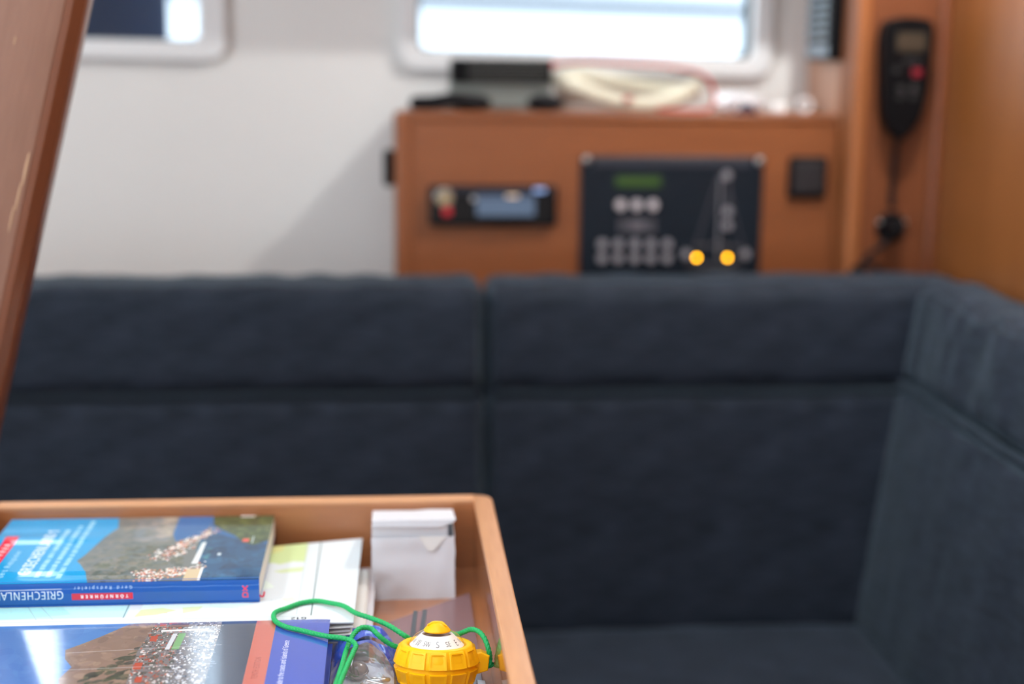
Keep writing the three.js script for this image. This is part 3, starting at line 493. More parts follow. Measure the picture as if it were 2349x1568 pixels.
{
  const t = thing('folded_chart', 'folded white sea chart marked G12 on top of the pile under the thick blue book', 'chart', [0, 0, 0]);
  const back = (x) => -1.2945 + (-0.0276 - x) * 0.225;
  const poly = (dx, dz) => [[-0.0276 - dx, back(-0.0276) + 0.001], [-0.0310 - dx, -1.089 - dz], [-0.355, -1.0875 - dz], [-0.355, back(-0.355)]];
  const top = slab(poly(0, 0), 0.7046, 0.7062, 0.0005); mesh('top_leaf', rectUV(top, CX, CZ0, CW, CD), std({ map: chartTex, roughness: 0.75 }), t);
  // the lower leaves bow apart at the near right corner
  const leaf = (y0, sag, dx, dz) => {
    const nx = 30, nz = 16, P = [], I = [];
    for (const s of [0, 1]) for (let j = 0; j <= nz; j++) for (let i = 0; i <= nx; i++) {
      const x = -0.355 + (0.325 - dx) * i / nx, z = back(x) + 0.004 + (-1.0885 - dz - back(x) - 0.004) * j / nz, k = Math.max(0, (z + 1.135) / 0.046) * Math.max(0, Math.sin(Math.min(1, Math.max(0, (x + 0.17) / 0.14)) * Math.PI * 0.75));
      P.push(x, y0 - sag * k * k - (s ? 0.0008 : 0), z);
    }
    const o = (nx + 1) * (nz + 1), W = nx + 1;
    for (let j = 0; j < nz; j++) for (let i = 0; i < nx; i++) { const a = j * W + i, b = a + 1, c = a + W, d = c + 1; I.push(a, c, b, b, c, d, a + o, b + o, c + o, b + o, d + o, c + o); }
    const rim = []; for (let i = 0; i <= nx; i++) rim.push(nz * W + i); for (let j = nz - 1; j >= 0; j--) rim.push(j * W + nx); for (let i = nx - 1; i >= 0; i--) rim.push(i); for (let j = 1; j <= nz; j++) rim.push(j * W);
    for (let q = 0; q + 1 < rim.length; q++) I.push(rim[q], rim[q] + o, rim[q + 1], rim[q + 1], rim[q] + o, rim[q + 1] + o);
    const gm = new THREE.BufferGeometry(); gm.setAttribute('position', new THREE.Float32BufferAttribute(P, 3)); gm.setIndex(I); const n = toCreasedNormals(gm, 0.7); return muv(n, 'x');
  };
  mesh('leaf', leaf(0.7040, 0.0030, 0.001, -0.0005), M.paper, t); mesh('leaf', leaf(0.7015, 0.0045, 0.0035, 0.000), M.paper, t); mesh('leaf', leaf(0.6985, 0.004, 0.002, -0.0008), M.paper, t);
  const c2 = tag(mesh('folded_chart', [slab([[-0.0210, -1.243], [-0.0225, -1.0925], [-0.35, -1.092], [-0.35, -1.24]], 0.6900, 0.6914), slab([[-0.0225, -1.242], [-0.024, -1.0935], [-0.35, -1.093], [-0.35, -1.24]], 0.6917, 0.6935)].map((g) => muv(g)), M.paper), 'second folded white chart, its edge showing just right of the chart on top', 'chart');
  const sl = thing('plastic_sleeve', 'grey clear plastic sleeve lowest in the chart pile, beside the white box', 'sleeve', [0, 0, 0]);
  mesh('sleeve', muv(slab([[-0.0145, -1.262], [-0.0165, -1.092], [-0.35, -1.092], [-0.35, -1.262]], 0.6868, 0.6882, 0.0004)), phy({ color: new THREE.Color().setRGB(0.62, 0.6, 0.62), roughness: 0.12, clearcoat: 1 }), sl);
  mesh('contents', muv(slab([[-0.0185, -1.258], [-0.0195, -1.094], [-0.35, -1.094], [-0.35, -1.258]], TF + 0.0002, 0.6866)), std({ color: new THREE.Color().setRGB(0.42, 0.40, 0.43), roughness: 0.5 }), sl);
  const bl = muv(slab([[-0.0175, -1.115], [-0.0180, -1.0915], [-0.06, -1.0915], [-0.06, -1.115]], 0.6884, 0.6898, 0.0003)); mesh('blue_edge', bl, std({ color: new THREE.Color().setRGB(0.08, 0.26, 0.5), roughness: 0.3 }), sl, 'blue strip');
}
// ---------------------------------------------------------------- books
const B1 = { x0: -0.3515, w: 0.242, z0: -1.3015, d: 0.1660, y0: 0.7066, y1: 0.7278 };
const noiseFill = (g, R, n, x, y, w, h, cols, s0, s1, al = 0.5) => { for (let i = 0; i < n; i++) { g.globalAlpha = al * (0.4 + 0.6 * R()); g.fillStyle = cols[Math.floor(R() * cols.length)]; const a = s0 + (s1 - s0) * R(); g.beginPath(); g.ellipse(x + R() * w, y + R() * h, a, a * (0.3 + 0.5 * R()), R() * 3, 0, 7); g.fill(); } g.globalAlpha = 1; };
const cover1 = canvasTex(1452, 1000, (g, w, h) => {
  const R = rng(77), P = (pts) => { g.beginPath(); pts.forEach(([u, v], i) => (i ? g.lineTo(u * w, v * h) : g.moveTo(u * w, v * h))); g.closePath(); };
  g.fillStyle = '#0097d0'; g.fillRect(0, 0, w, h); g.fillStyle = '#1f5f94'; g.fillRect(0.63 * w, 0, w, h);
  // hill
  g.save(); P([[0.403, -0.01], [0.424, 0.18], [0.41, 0.24], [0.387, 0.39], [0.36, 0.62], [0.345, 0.70], [0.378, 0.80], [0.40, 0.88], [0.423, 1.01], [0.86, 1.01], [0.83, 0.7], [0.80, 0.4], [0.77, 0.2], [0.765, -0.01]]); g.clip();
  g.fillStyle = '#6e7470'; g.fillRect(0, 0, w, h);
  noiseFill(g, R, 500, 0.34 * w, 0, 0.3 * w, h, ['#5f6d72', '#7b7a72', '#56666a', '#8a8578', '#687068', '#4f5f5c'], 12, 60, 0.45);
  noiseFill(g, R, 120, 0.5 * w, 0, 0.14 * w, 0.42 * h, ['#8c8a86', '#7f8890', '#9a948c', '#6f7d86'], 12, 50, 0.45);
  noiseFill(g, R, 60, 0.585 * w, 0, 0.045 * w, 0.36 * h, ['#a89c8c', '#b5aa98'], 14, 36, 0.5);
  noiseFill(g, R, 220, 0.42 * w, 0.5 * h, 0.3 * w, 0.5 * h, ['#3f4d40', '#56604a', '#6b6a55', '#464b3c', '#75705e'], 8, 34, 0.55);
  noiseFill(g, R, 60, 0.40 * w, 0.7 * h, 0.2 * w, 0.3 * h, ['#8b8272', '#9c8f7c'], 4, 22, 0.5);
  // sea and the town along the shore
  g.fillStyle = '#2567a0'; P([[0.636, -0.01], [0.77, -0.01], [0.765, 0.2], [0.74, 0.33], [0.66, 0.42], [0.64, 0.3]]); g.fill();
  g.fillStyle = '#1e5f95'; g.globalAlpha = 0.6; P([[0.65, 0.2], [0.76, 0.18], [0.74, 0.33], [0.66, 0.4]]); g.fill(); g.globalAlpha = 1;
  g.restore();
  g.save(); P([[0.75, 0.30], [0.79, 0.28], [0.84, 0.35], [1.01, 0.5], [1.01, 1.01], [0.80, 1.01], [0.79, 0.8], [0.76, 0.72], [0.75, 0.55]]); g.clip(); g.fillStyle = '#1c4e72'; g.fillRect(0, 0, w, h);
  noiseFill(g, R, 130, 0.74 * w, 0.3 * h, 0.27 * w, 0.7 * h, ['#123a5c', '#255f86', '#0f3048', '#2f6d92', '#17456a'], 14, 60, 0.5); noiseFill(g, R, 30, 0.74 * w, 0.42 * h, 0.06 * w, 0.3 * h, ['#3b8088', '#468c90'], 8, 24, 0.5); g.restore();
  // green headland on the right
  g.save(); P([[0.765, -0.01], [1.01, -0.01], [1.01, 0.42], [0.95, 0.5], [0.91, 0.46], [0.87, 0.34], [0.82, 0.25], [0.78, 0.16]]); g.clip(); g.fillStyle = '#3f5230'; g.fillRect(0, 0, w, h);
  noiseFill(g, R, 260, 0.76 * w, 0, 0.25 * w, 0.52 * h, ['#2c3c26', '#55683a', '#6d7d48', '#1f2d22', '#808c58', '#3a4a32'], 6, 32, 0.6); g.restore();
  const town = (n, u0, v0, u1, v1, sp) => { for (let i = 0; i < n; i++) { const k = R(), u = u0 + (u1 - u0) * k + (R() - 0.5) * sp, v = v0 + (v1 - v0) * k + (R() - 0.5) * sp * 1.6; g.fillStyle = ['#e9e2d6', '#f5f2ea', '#c9653f', '#e39a6a', '#d8c6aa', '#fff', '#b9573a'][Math.floor(R() * 7)]; g.fillRect(u * w, v * h, 4 + 9 * R(), 5 + 11 * R()); } };
  town(230, 0.79, 0.24, 0.66, 0.52, 0.05); town(150, 0.70, 0.52, 0.62, 0.66, 0.09); town(260, 0.73, 0.86, 0.60, 0.98, 0.07); town(60, 0.62, 0.86, 0.57, 0.9, 0.04); town(60, 0.80, 0.78, 0.73, 0.9, 0.05);
  g.fillStyle = '#c9b48c'; P([[0.745, 0.86], [0.79, 0.85], [0.79, 1], [0.74, 1]]); g.fill(); g.fillStyle = '#f2efe8'; g.fillRect(0.79 * w, 0.83 * h, 12, 0.17 * h);
  g.fillStyle = '#dfe6e4'; P([[0.76, 0.45], [0.775, 0.44], [0.772, 0.78], [0.75, 0.78]]); g.fill();
  g.fillStyle = '#e2564e'; g.fillRect(0.905 * w, 0.40 * h, 34, 44); g.fillStyle = '#cfe0e8'; g.fillRect(0.83 * w, 0.62 * h, 18, 34); g.fillRect(0.94 * w, 0.36 * h, 5, 110); g.fillStyle = '#f0f0ee'; g.fillRect(0.87 * w, -4, 0.055 * w, 22);
  // lettering: reads away from the camera, tops to the left
  const txt = (u, v, s, size, font, col, sp = 0, al = 1) => { g.save(); g.translate(u * w, v * h); g.rotate(-Math.PI / 2); g.font = font.replace('#', size); g.fillStyle = col; g.globalAlpha = al; g.textBaseline = 'alphabetic'; let x = 0; for (const c of s) { g.fillText(c, x, 0); x += g.measureText(c).width + sp; } g.restore(); };
  g.fillStyle = '#e21b3a'; g.fillRect(0.035 * w, 0.31 * h, 0.047 * w, 0.65 * h); txt(0.070, 0.93, 'TÖRNFÜHRER', 42, 'bold #px sans-serif', '#fff', 26);
  txt(0.128, 0.93, 'Gerd Radspieler', 40, '#px sans-serif', '#e8f4fa', 8, 0.85);
  txt(0.212, 0.90, 'GRIECHENLAND 1', 86, 'bold #px sans-serif', '#d5e8f3', -2);
  for (const [u, v0, v1] of [[0.252, 0.93, 0.20], [0.290, 0.93, 0.13], [0.326, 0.95, 0.05]]) { // small lines, unreadable in the photograph
    let v = v0; while (v > v1) { const k = 0.012 + 0.03 * R(); g.fillStyle = '#dceef6'; g.globalAlpha = 0.55; g.fillRect((u - 0.018) * w, (v - k) * h, 24, k * h * 0.9); g.globalAlpha = 0.7; for (let q = 0; q < k * h; q += 11) g.fillRect((u - 0.018 - 0.004 * R()) * w, (v * h) - q, 28, 4); v -= k + (R() < 0.3 ? 0.02 : 0.006); }
  } g.globalAlpha = 1;
});
const spine1 = canvasTex(1600, 140, (g, w, h) => {
  g.fillStyle = '#0a55a8'; g.fillRect(0, 0, w, h);
  const X = (x) => (x - B1.x0) / B1.w * w, Y = (y) => (B1.y1 - y) / (B1.y1 - B1.y0) * h;
  g.strokeStyle = '#8fa8d8'; g.lineWidth = 1.6; g.beginPath(); g.moveTo(0, Y(0.7216)); for (let i = 0; i <= 20; i++) g.lineTo(w * i / 20, Y(0.7219) + 2 * Math.sin(i * 2.1)); g.stroke();
  g.strokeStyle = '#d8dcea'; g.lineWidth = 4; g.beginPath(); g.moveTo(0, Y(0.7213)); g.lineTo(X(-0.30), Y(0.7215)); g.lineTo(X(-0.27), Y(0.7218)); g.stroke();
  const up = (x, y, s, font, col, sp, sx = 1) => { g.save(); g.translate(X(x), Y(y)); g.rotate(Math.PI); g.scale(sx, 1); g.font = font; g.fillStyle = col; g.textBaseline = 'middle'; let q = 0; for (const c of s) { g.fillText(c, q, 0); q += g.measureText(c).width + sp; } g.restore(); };
  up(-0.2685, 0.7165, 'GRIECHENLAND 1', '63px sans-serif', '#eef2f8', 0.5, 0.9);
  up(-0.2130, 0.7222, 'Gerd Radspieler', '25px sans-serif', '#d5e2f2', 9.5);
  g.fillStyle = '#e21b3c'; g.fillRect(X(-0.2622), Y(0.7177), X(-0.2128) - X(-0.2622), Y(0.7118) - Y(0.7177));
  up(-0.2165, 0.7148, 'TÖRNFÜHRER', 'bold 26px sans-serif', '#fff', 9.5);
  // publisher's mark at the foot
  g.save(); g.translate(X(-0.1212), Y(0.7163)); g.rotate(-Math.PI / 2); g.strokeStyle = '#e8415a'; g.lineWidth = 8; g.lineCap = 'butt';
  g.beginPath(); g.moveTo(-32, -13); g.lineTo(-32, 13); g.lineTo(-18, 13); g.quadraticCurveTo(-5, 13, -5, 0); g.quadraticCurveTo(-5, -13, -18, -13); g.lineTo(-32, -13); g.stroke();
  g.beginPath(); g.moveTo(4, -13); g.lineTo(17, 0); g.lineTo(4, 13); g.moveTo(34, -15); g.lineTo(18, 0); g.lineTo(34, 15); g.stroke(); g.restore();
});
function bentSheet(x0, x1, z0, z1, y, th, nx, nz, f) { // thin sheet with relief f(u,v)
  const P = [], U = [], I = [], W = nx + 1, o = W * (nz + 1);
  for (const s of [0, 1]) for (let j = 0; j <= nz; j++) for (let i = 0; i <= nx; i++) { const u = i / nx, v = j / nz; P.push(x0 + (x1 - x0) * u, y + f(u, v) - (s ? th : 0), z0 + (z1 - z0) * v); U.push(u, 1 - v); }
  for (let j = 0; j < nz; j++) for (let i = 0; i < nx; i++) { const a = j * W + i, b = a + 1, c = a + W, d = c + 1; I.push(a, c, b, b, c, d, a + o, b + o, c + o, b + o, d + o, c + o); }
  const rim = []; for (let i = 0; i <= nx; i++) rim.push(nz * W + i); for (let j = nz - 1; j >= 0; j--) rim.push(j * W + nx); for (let i = nx - 1; i >= 0; i--) rim.push(i); for (let j = 1; j <= nz; j++) rim.push(j * W);
  for (let q = 0; q + 1 < rim.length; q++) I.push(rim[q], rim[q] + o, rim[q + 1], rim[q + 1], rim[q] + o, rim[q + 1] + o);
  const g = new THREE.BufferGeometry(); g.setAttribute('position', new THREE.Float32BufferAttribute(P, 3)); g.setAttribute('uv', new THREE.Float32BufferAttribute(U, 2)); g.setIndex(I);
  return toCreasedNormals(g, 0.5);
}
{
  const t = thing('pilot_book', 'thick blue paperback lettered GRIECHENLAND on its spine, lying on the charts', 'book', [0, 0, 0]);
  const { x0, w, z0, d, y0, y1 } = B1, bump = (v, c, s, a) => a * Math.exp(-Math.pow((v - c) / s, 2));
  const f = (u, v) => bump(v, 0.765, 0.024, 0.0008) * (1 - 0.6 * u) + bump(v, 0.87, 0.022, 0.0008) * (1 - u * 0.8) + bump(v, 0.34, 0.05, 0.0014) * Math.max(0, 1 - u * 1.6) - 0.0006 * Math.pow(Math.max(0, (v - 0.95) / 0.05), 2);
  const gloss = (tx) => phy({ map: tx, roughness: 0.4, specularIntensity: 0.2, clearcoat: 0.9, clearcoatRoughness: 0.03 });
  mesh('front_cover', bentSheet(x0, x0 + w, z0, z0 + d, y1, 0.0006, 60, 160, f), gloss(cover1), t);
  const s = bentSheet(x0, x0 + w, 0, y1 - y0 - 0.0004, 0, 0.0006, 60, 20, (u, v) => 0.0011 * Math.sin(Math.PI * v) - 0.0014 * Math.pow(Math.abs(2 * v - 1), 8)); // spine: z of the sheet is down
  s.rotateX(Math.PI / 2); s.translate(0, y1 - 0.0002, z0 + d); mesh('spine', s, phy({ map: spine1, roughness: 0.35, clearcoat: 0.5, clearcoatRoughness: 0.15 }), t);
  mesh('page_block', span(x0 + 0.002, x0 + w - 0.0004, y0 + 0.0012, y1 - 0.0009, z0 + 0.0006, z0 + d - 0.001, 0.0008, 'z'), M.pages, t);
  mesh('back_cover', span(x0, x0 + w - 0.0003, y0, y0 + 0.0009, z0, z0 + d + 0.0004, 0.0003), phy({ color: S(10, 85, 168), roughness: 0.3 }), t);
  const rib = tube([[x0 + w - 0.001, y0 + 0.0045, z0 + d - 0.0035], [x0 + w + 0.0025, y0 + 0.0035, z0 + d - 0.003], [x0 + w + 0.0035, y0 + 0.0065, z0 + d - 0.006]], 0.0008, 12, 6); mesh('corner_tab', rib, std({ color: S(214, 40, 70), roughness: 0.5 }), t, 'small torn red corner');
}
const tRip = dataTex(512, (i, j) => 0.5 * vnoise(i / 26, j / 5, 81, 20, 102) + 0.3 * vnoise(i / 8, j / 3, 82, 64, 170) + 0.2 * vnoise(i / 60, j / 16, 83, 8, 32), 3, false);
const B2 = { x0: -0.349, x1: -0.0492, z0: -1.0875, z1: -0.8775, y0: TF, y1: 0.710 };
const cover2 = canvasTex(1500, 1050, (g, w, h) => {
  const R = rng(41), X = (x) => (x - B2.x0) / 0.2998 * w, Z = (z) => (z - B2.z0) / 0.21 * h;
  const P = (pts) => { g.beginPath(); pts.forEach(([x, z], i) => (i ? g.lineTo(X(x), Z(z)) : g.moveTo(X(x), Z(z)))); g.closePath(); };
  g.fillStyle = '#4f7fbd'; g.fillRect(0, 0, w, h); noiseFill(g, R, 120, 0, 0, X(-0.2), h, ['#4577b8', '#5b8cc8', '#3f6db0', '#6797cf'], 30, 120, 0.3);
  // hill with scrub
  g.save(); P([[-0.18, -1.09], [-0.2063, -1.0858], [-0.2251, -1.0607], [-0.236, -1.048], [-0.2464, -1.0369], [-0.243, -1.02], [-0.235, -1.005], [-0.24, -0.985], [-0.232, -0.95], [-0.23, -0.87], [-0.14, -0.87], [-0.14, -1.09]]); g.clip();
  g.fillStyle = '#8b7363'; g.fillRect(0, 0, w, h);
  noiseFill(g, R, 700, X(-0.25), 0, X(-0.14) - X(-0.25), h, ['#a08570', '#7a6455', '#94796a', '#6d5a50', '#b0957c', '#84706a'], 6, 34, 0.5);
  for (let i = 0; i < 130; i++) { const k = R(), k2 = R(); g.globalAlpha = 0.6; g.fillStyle = ['#3c4433', '#4b523b', '#2f362b', '#565a44'][i & 3]; g.beginPath(); g.ellipse(X(-0.225 + 0.06 * k + 0.01 * k2), Z(-0.96 - 0.11 * k + 0.04 * (k2 - 0.5)), 8 + 22 * R(), 6 + 10 * R(), -0.7, 0, 7); g.fill(); } g.globalAlpha = 1; g.restore();
  // town
  g.save(); P([[-0.186, -1.09], [-0.128, -1.09], [-0.131, -0.87], [-0.178, -0.87], [-0.190, -0.97], [-0.192, -1.03]]); g.clip(); g.fillStyle = '#7d7876'; g.fillRect(0, 0, w, h);
  noiseFill(g, R, 160, X(-0.192), 0, X(-0.16) - X(-0.192), h, ['#4a4f3e', '#5a5446', '#3c4236'], 8, 22, 0.7);
  for (let i = 0; i < 2300; i++) { const k = R(), x = -0.191 + 0.060 * k, z = -1.09 + 0.215 * R(); g.fillStyle = k < 0.45 ? ['#b8523a', '#c96a4c', '#efe9e2', '#d9cfc6', '#a3452f', '#6b5b57', '#4d5240', '#8a7466'][Math.floor(R() * 8)] : ['#f2f3f5', '#e3e7ec', '#fff', '#5e6470', '#3f4550', '#a8adb8', '#8d95a0', '#c9b9ae', '#50586a'][Math.floor(R() * 9)]; g.globalAlpha = 0.85; g.save(); g.translate(X(x), Z(z)); g.rotate((R() - 0.5) * 0.5); g.fillRect(0, 0, 3 + 12 * R() * R(), 3 + 13 * R()); g.restore(); }
  noiseFill(g, R, 40, X(-0.155), 0, 100, h, ['#f4f5f7', '#e8ecf0'], 6, 18, 0.9);
  g.globalAlpha = 1; g.fillStyle = '#b5533c'; for (const [x, z, a, b] of [[-0.186, -1.06, 26, 52], [-0.183, -1.085, 24, 30], [-0.190, -1.01, 30, 60], [-0.176, -1.088, 30, 28], [-0.185, -0.985, 24, 50]]) g.fillRect(X(x), Z(z), a, b);
  g.fillStyle = '#6e4c40'; g.fillRect(X(-0.174), Z(-1.085), 70, 44); g.fillStyle = '#7fae74'; P([[-0.1655, -1.064], [-0.1600, -1.064], [-0.1615, -1.033], [-0.1672, -1.033]]); g.fill(); g.fillStyle = '#d5d8da'; P([[-0.170, -1.064], [-0.1665, -1.064], [-0.1685, -1.033], [-0.172, -1.033]]); g.fill();
  g.fillStyle = '#f4f4f4'; P([[-0.18, -1.0715], [-0.145, -1.0725], [-0.145, -1.069], [-0.18, -1.068]]); g.fill();
  g.restore();
  g.save(); P([[-0.1345, -1.09], [-0.10, -1.09], [-0.10, -0.87], [-0.1345, -0.87]]); g.clip(); g.fillStyle = '#3f4b5c'; g.fillRect(0, 0, w, h); noiseFill(g, R, 240, X(-0.136), 0, 160, h, ['#35404f', '#4a586b', '#2d3746', '#566478'], 3, 16, 0.4); noiseFill(g, R, 60, X(-0.137), 0, 20, h, ['#c8d2da', '#9fb0bb'], 2, 9, 0.6); g.restore();
  g.strokeStyle = '#e8ebee'; g.lineWidth = 2.5; g.globalAlpha = 0.75; for (const [xa, za, xb, zb] of [[-0.245, -1.031, -0.13, -1.040], [-0.24, -1.000, -0.13, -1.005], [-0.19, -1.066, -0.14, -1.0655]]) { g.beginPath(); g.moveTo(X(xa), Z(za)); g.lineTo(X(xb), Z(zb)); g.stroke(); } g.globalAlpha = 1;
  g.fillStyle = '#c26a5c'; g.fillRect(X(-0.1073), 0, X(-0.0915) - X(-0.1073), h);
  g.fillStyle = '#3c56b4'; g.fillRect(X(-0.0915), 0, w, h);
  const up = (x, z, s, font, col, align, sx = 1) => { g.save(); g.translate(X(x), Z(z)); g.rotate(-Math.PI / 2); g.scale(sx, 1); g.font = font; g.fillStyle = col; g.textAlign = align; g.textBaseline = 'alphabetic'; g.fillText(s, 0, 0); g.restore(); };
  up(-0.0975, -1.0150, 'TENTH EDITION', '30px sans-serif', '#8c3f38', 'right', 0.9);
  up(-0.0788, -1.0450, "A yachtsman's guide to the coasts and islands of Greece", '29px sans-serif', '#eef1fb', 'right', 0.78);
});
{
  const t = thing('cruising_guide', 'large glossy book with a harbour town photo and orange and blue bands', 'book', [0, 0, 0]);
  const f = (u, v) => -0.0005 * Math.pow(Math.max(0, (u - 0.965) / 0.035), 2) - 0.0005 * Math.pow(Math.max(0, (0.02 - v) / 0.02), 2);
  mesh('front_cover', bentSheet(B2.x0, B2.x1, B2.z0, B2.z1, B2.y1, 0.0008, 120, 40, f), phy({ map: cover2, roughness: 0.12, ior: 1.6, clearcoat: 1, clearcoatRoughness: 0.02, bumpMap: tRip, bumpScale: 0.00004 }), t);
  mesh('page_block', span(B2.x0 + 0.002, B2.x1 - 0.0025, B2.y0 + 0.0012, B2.y1 - 0.001, B2.z0 + 0.002, B2.z1 - 0.002, 0.0008, 'z'), M.pages, t);
  mesh('back_cover', span(B2.x0, B2.x1 + 0.0045, B2.y0, B2.y0 + 0.0011, B2.z0 + 0.001, B2.z1, 0.0004), phy({ color: S(40, 58, 140), roughness: 0.2 }), t);
  mesh('inner_cover', span(B2.x0, B2.x1 + 0.002, 0.690, 0.6912, B2.z0 + 0.0065, B2.z1, 0.0004), phy({ color: S(44, 64, 150), roughness: 0.2 }), t);
}
// ---------------------------------------------------------------- white carton
{
  const x0 = -0.0175, x1 = 0.0575, z1 = -1.2272, z0 = -1.3010, h = 0.0600, th = 0.0007;
  const t = thing('white_carton', 'small worn white cardboard box with a half open lid in the tray corner', 'box', [(x0 + x1) / 2, TF, (z0 + z1) / 2]);
  const w = x1 - x0, d = z1 - z0;
  const wob = (g, s) => { const p = g.attributes.position; for (let i = 0; i < p.count; i++) { const x = p.getX(i), y = p.getY(i), z = p.getZ(i); p.setXYZ(i, x + 0.0008 * (vnoise(y * 90 + 4, z * 50, s) - 0.5), y, z + 0.0016 * (vnoise(x * 70 + 9, y * 70 + 9, s + 1) - 0.5)); } g.computeVertexNormals(); return g; };
  const fr = new THREE.Shape(); fr.moveTo(-w / 2, 0.001); fr.lineTo(w / 2 - 0.001, 0); fr.lineTo(w / 2 + 0.001, h - 0.001); fr.lineTo(0.014, h + 0.0005); fr.lineTo(0.010, h - 0.0015); fr.lineTo(0.004, h); fr.lineTo(-w / 2 - 0.0005, h); fr.closePath();
  const fgp = ext(fr, th, 0); fgp.translate(0, 0, d / 2 - th);
  // dense front panel so that it can bow
  const dense = new THREE.BoxGeometry(w, h - 0.001, th, 40, 40, 1); dense.translate(0, (h - 0.001) / 2, d / 2 - th / 2); const fpM = mesh('front_panel', wob(dense, 400), M.card, t);
  const tear = new THREE.BufferGeometry(); { const P = [[0.0045, h, d / 2 + 0.0003], [0.030, h - 0.0005, d / 2 + 0.0004], [0.018, h - 0.0135, d / 2 + 0.0024], [0.0125, h - 0.0125, d / 2 + 0.0020]]; const q = []; for (const f of [[0, 2, 1], [0, 3, 2]]) for (const i of f) q.push(...P[i]); for (const f of [[0, 1, 2], [0, 2, 3]]) for (const i of f) q.push(P[i][0], P[i][1], P[i][2] - 0.0005); tear.setAttribute('position', new THREE.Float32BufferAttribute(q, 3)); tear.computeVertexNormals(); muv(tear); }
  mesh('torn_flap', tear, std({ color: new THREE.Color().setRGB(0.70, 0.68, 0.65), roughness: 0.8 }), fpM, 'torn triangular flap');
  for (const s of [-1, 1]) { const g = new THREE.BoxGeometry(th, h - 0.001, d - 2 * th, 1, 30, 30); g.translate(s * (w / 2 - th / 2), (h - 0.001) / 2, 0); mesh('side_panel', wob(g, 420 + s), M.card, t); }
  const bk = new THREE.BoxGeometry(w, h, th); bk.translate(0, h / 2, -d / 2 + th / 2); mesh('back_panel', bk, M.card, t);
  const bt = new THREE.BoxGeometry(w - 2 * th, th, d - 2 * th); bt.translate(0, th / 2 + 0.0002, 0); mesh('bottom_panel', bt, M.card, t);
  const lid = new THREE.BoxGeometry(w + 0.0006, th, d + 0.001, 30, 1, 30); wobY(lid); lid.rotateX(-0.19); lid.translate(0.0006, h + 0.0078, -0.0004); const lidM = mesh('lid', lid, M.card, t);
  function wobY(g) { const p = g.attributes.position; for (let i = 0; i < p.count; i++) p.setY(i, p.getY(i) + 0.0011 * (vnoise(p.getX(i) * 60 + 7, p.getZ(i) * 60 + 7, 440) - 0.5) - (p.getX(i) > 0.02 ? 0.12 * Math.pow(p.getX(i) - 0.02, 1.3) * Math.max(0, p.getZ(i) / d) : 0)); g.computeVertexNormals(); }
  const lf = new THREE.BoxGeometry(w - 0.007, 0.017, th, 20, 4, 1); lf.rotateX(0.12); lf.translate(-0.003, h + 0.0045, d / 2 - 0.0026); mesh('tuck_flap', lf, M.card, lidM);
  const lip = new THREE.BoxGeometry(w - 0.001, 0.0055, th, 20, 1, 1); { const p = lip.attributes.position; for (let i = 0; i < p.count; i++) { const x = p.getX(i); p.setY(i, p.getY(i) - (p.getY(i) < 0 ? 0.0016 * (x / w + 0.5) - 0.07 * Math.max(0, x - 0.024) * 6 : 0) - 0.12 * Math.pow(Math.max(0, x - 0.02), 1.3)); } lip.computeVertexNormals(); } lip.rotateX(-0.1); lip.translate(0, h + 0.0124, d / 2 - 0.0003); mesh('lid_edge', lip, M.card, lidM);
}
// ---------------------------------------------------------------- smoky plotting triangle, ruler, dividers
{
  const pl = phy({ color: new THREE.Color().setRGB(0.33, 0.195, 0.20), roughness: 0.12, transmission: 0.3, thickness: 0, ior: 1.45 });
  const g = muv(slab([[0.0712, -1.2335], [0.0705, -1.005], [0.064, -0.93], [-0.04, -0.93], [-0.012, -1.06], [-0.014, -1.158]], TF + 0.0005, TF + 0.0028, 0.0005));
  tag(mesh('plotting_triangle', g, pl), 'smoky purple translucent plotting triangle lying flat in the tray beside the compass', 'triangle');
  const r = thing('clear_ruler', 'narrow clear plastic ruler edge between the yellow compass and the right rail', 'ruler', [0, 0, 0]);
  mesh('ruler_body', muv(slab([[0.0665, -1.040], [0.0722, -1.038], [0.0722, -0.90], [0.0665, -0.90]], TF + 0.0030, TF + 0.0056, 0.0006)), phy({ color: new THREE.Color().setRGB(0.75, 0.76, 0.76), transmission: 0.5, thickness: 0, roughness: 0.1 }), r);
  const d = thing('dividers', 'grey pointed dividers with two prongs sticking out behind the yellow compass', 'dividers', [0.0205, TF + 0.003, -1.085]);
  const prong = (a, b) => { const A = V(...a), B = V(...b), L = A.distanceTo(B), s = new THREE.Shape(); s.moveTo(-0.0019, 0); s.lineTo(0.0019, 0); s.lineTo(0.0014, L); s.lineTo(-0.0014, L); s.closePath(); const q = ext(s, 0.0016, 0.0004); q.translate(0, 0, -0.0008); q.applyQuaternion(new THREE.Quaternion().setFromUnitVectors(V(0, 1, 0), B.sub(A).normalize())); q.translate(A.x, A.y, A.z); return muv(q); };
  const gm = std({ color: new THREE.Color().setRGB(0.055, 0.068, 0.080), roughness: 0.45 });
  mesh('prong', prong([-0.0055, 0.0045, 0.000], [-0.0003, 0.0165, -0.0635]), gm, d); mesh('prong', prong([0.0010, 0.0045, 0.000], [0.0078, 0.0165, -0.0650]), gm, d);
  const hinge = cyl(0.006, 0.006, 0.005, 24); hinge.translate(-0.001, 0.0030, 0.004); mesh('hinge', hinge, gm, d);
}
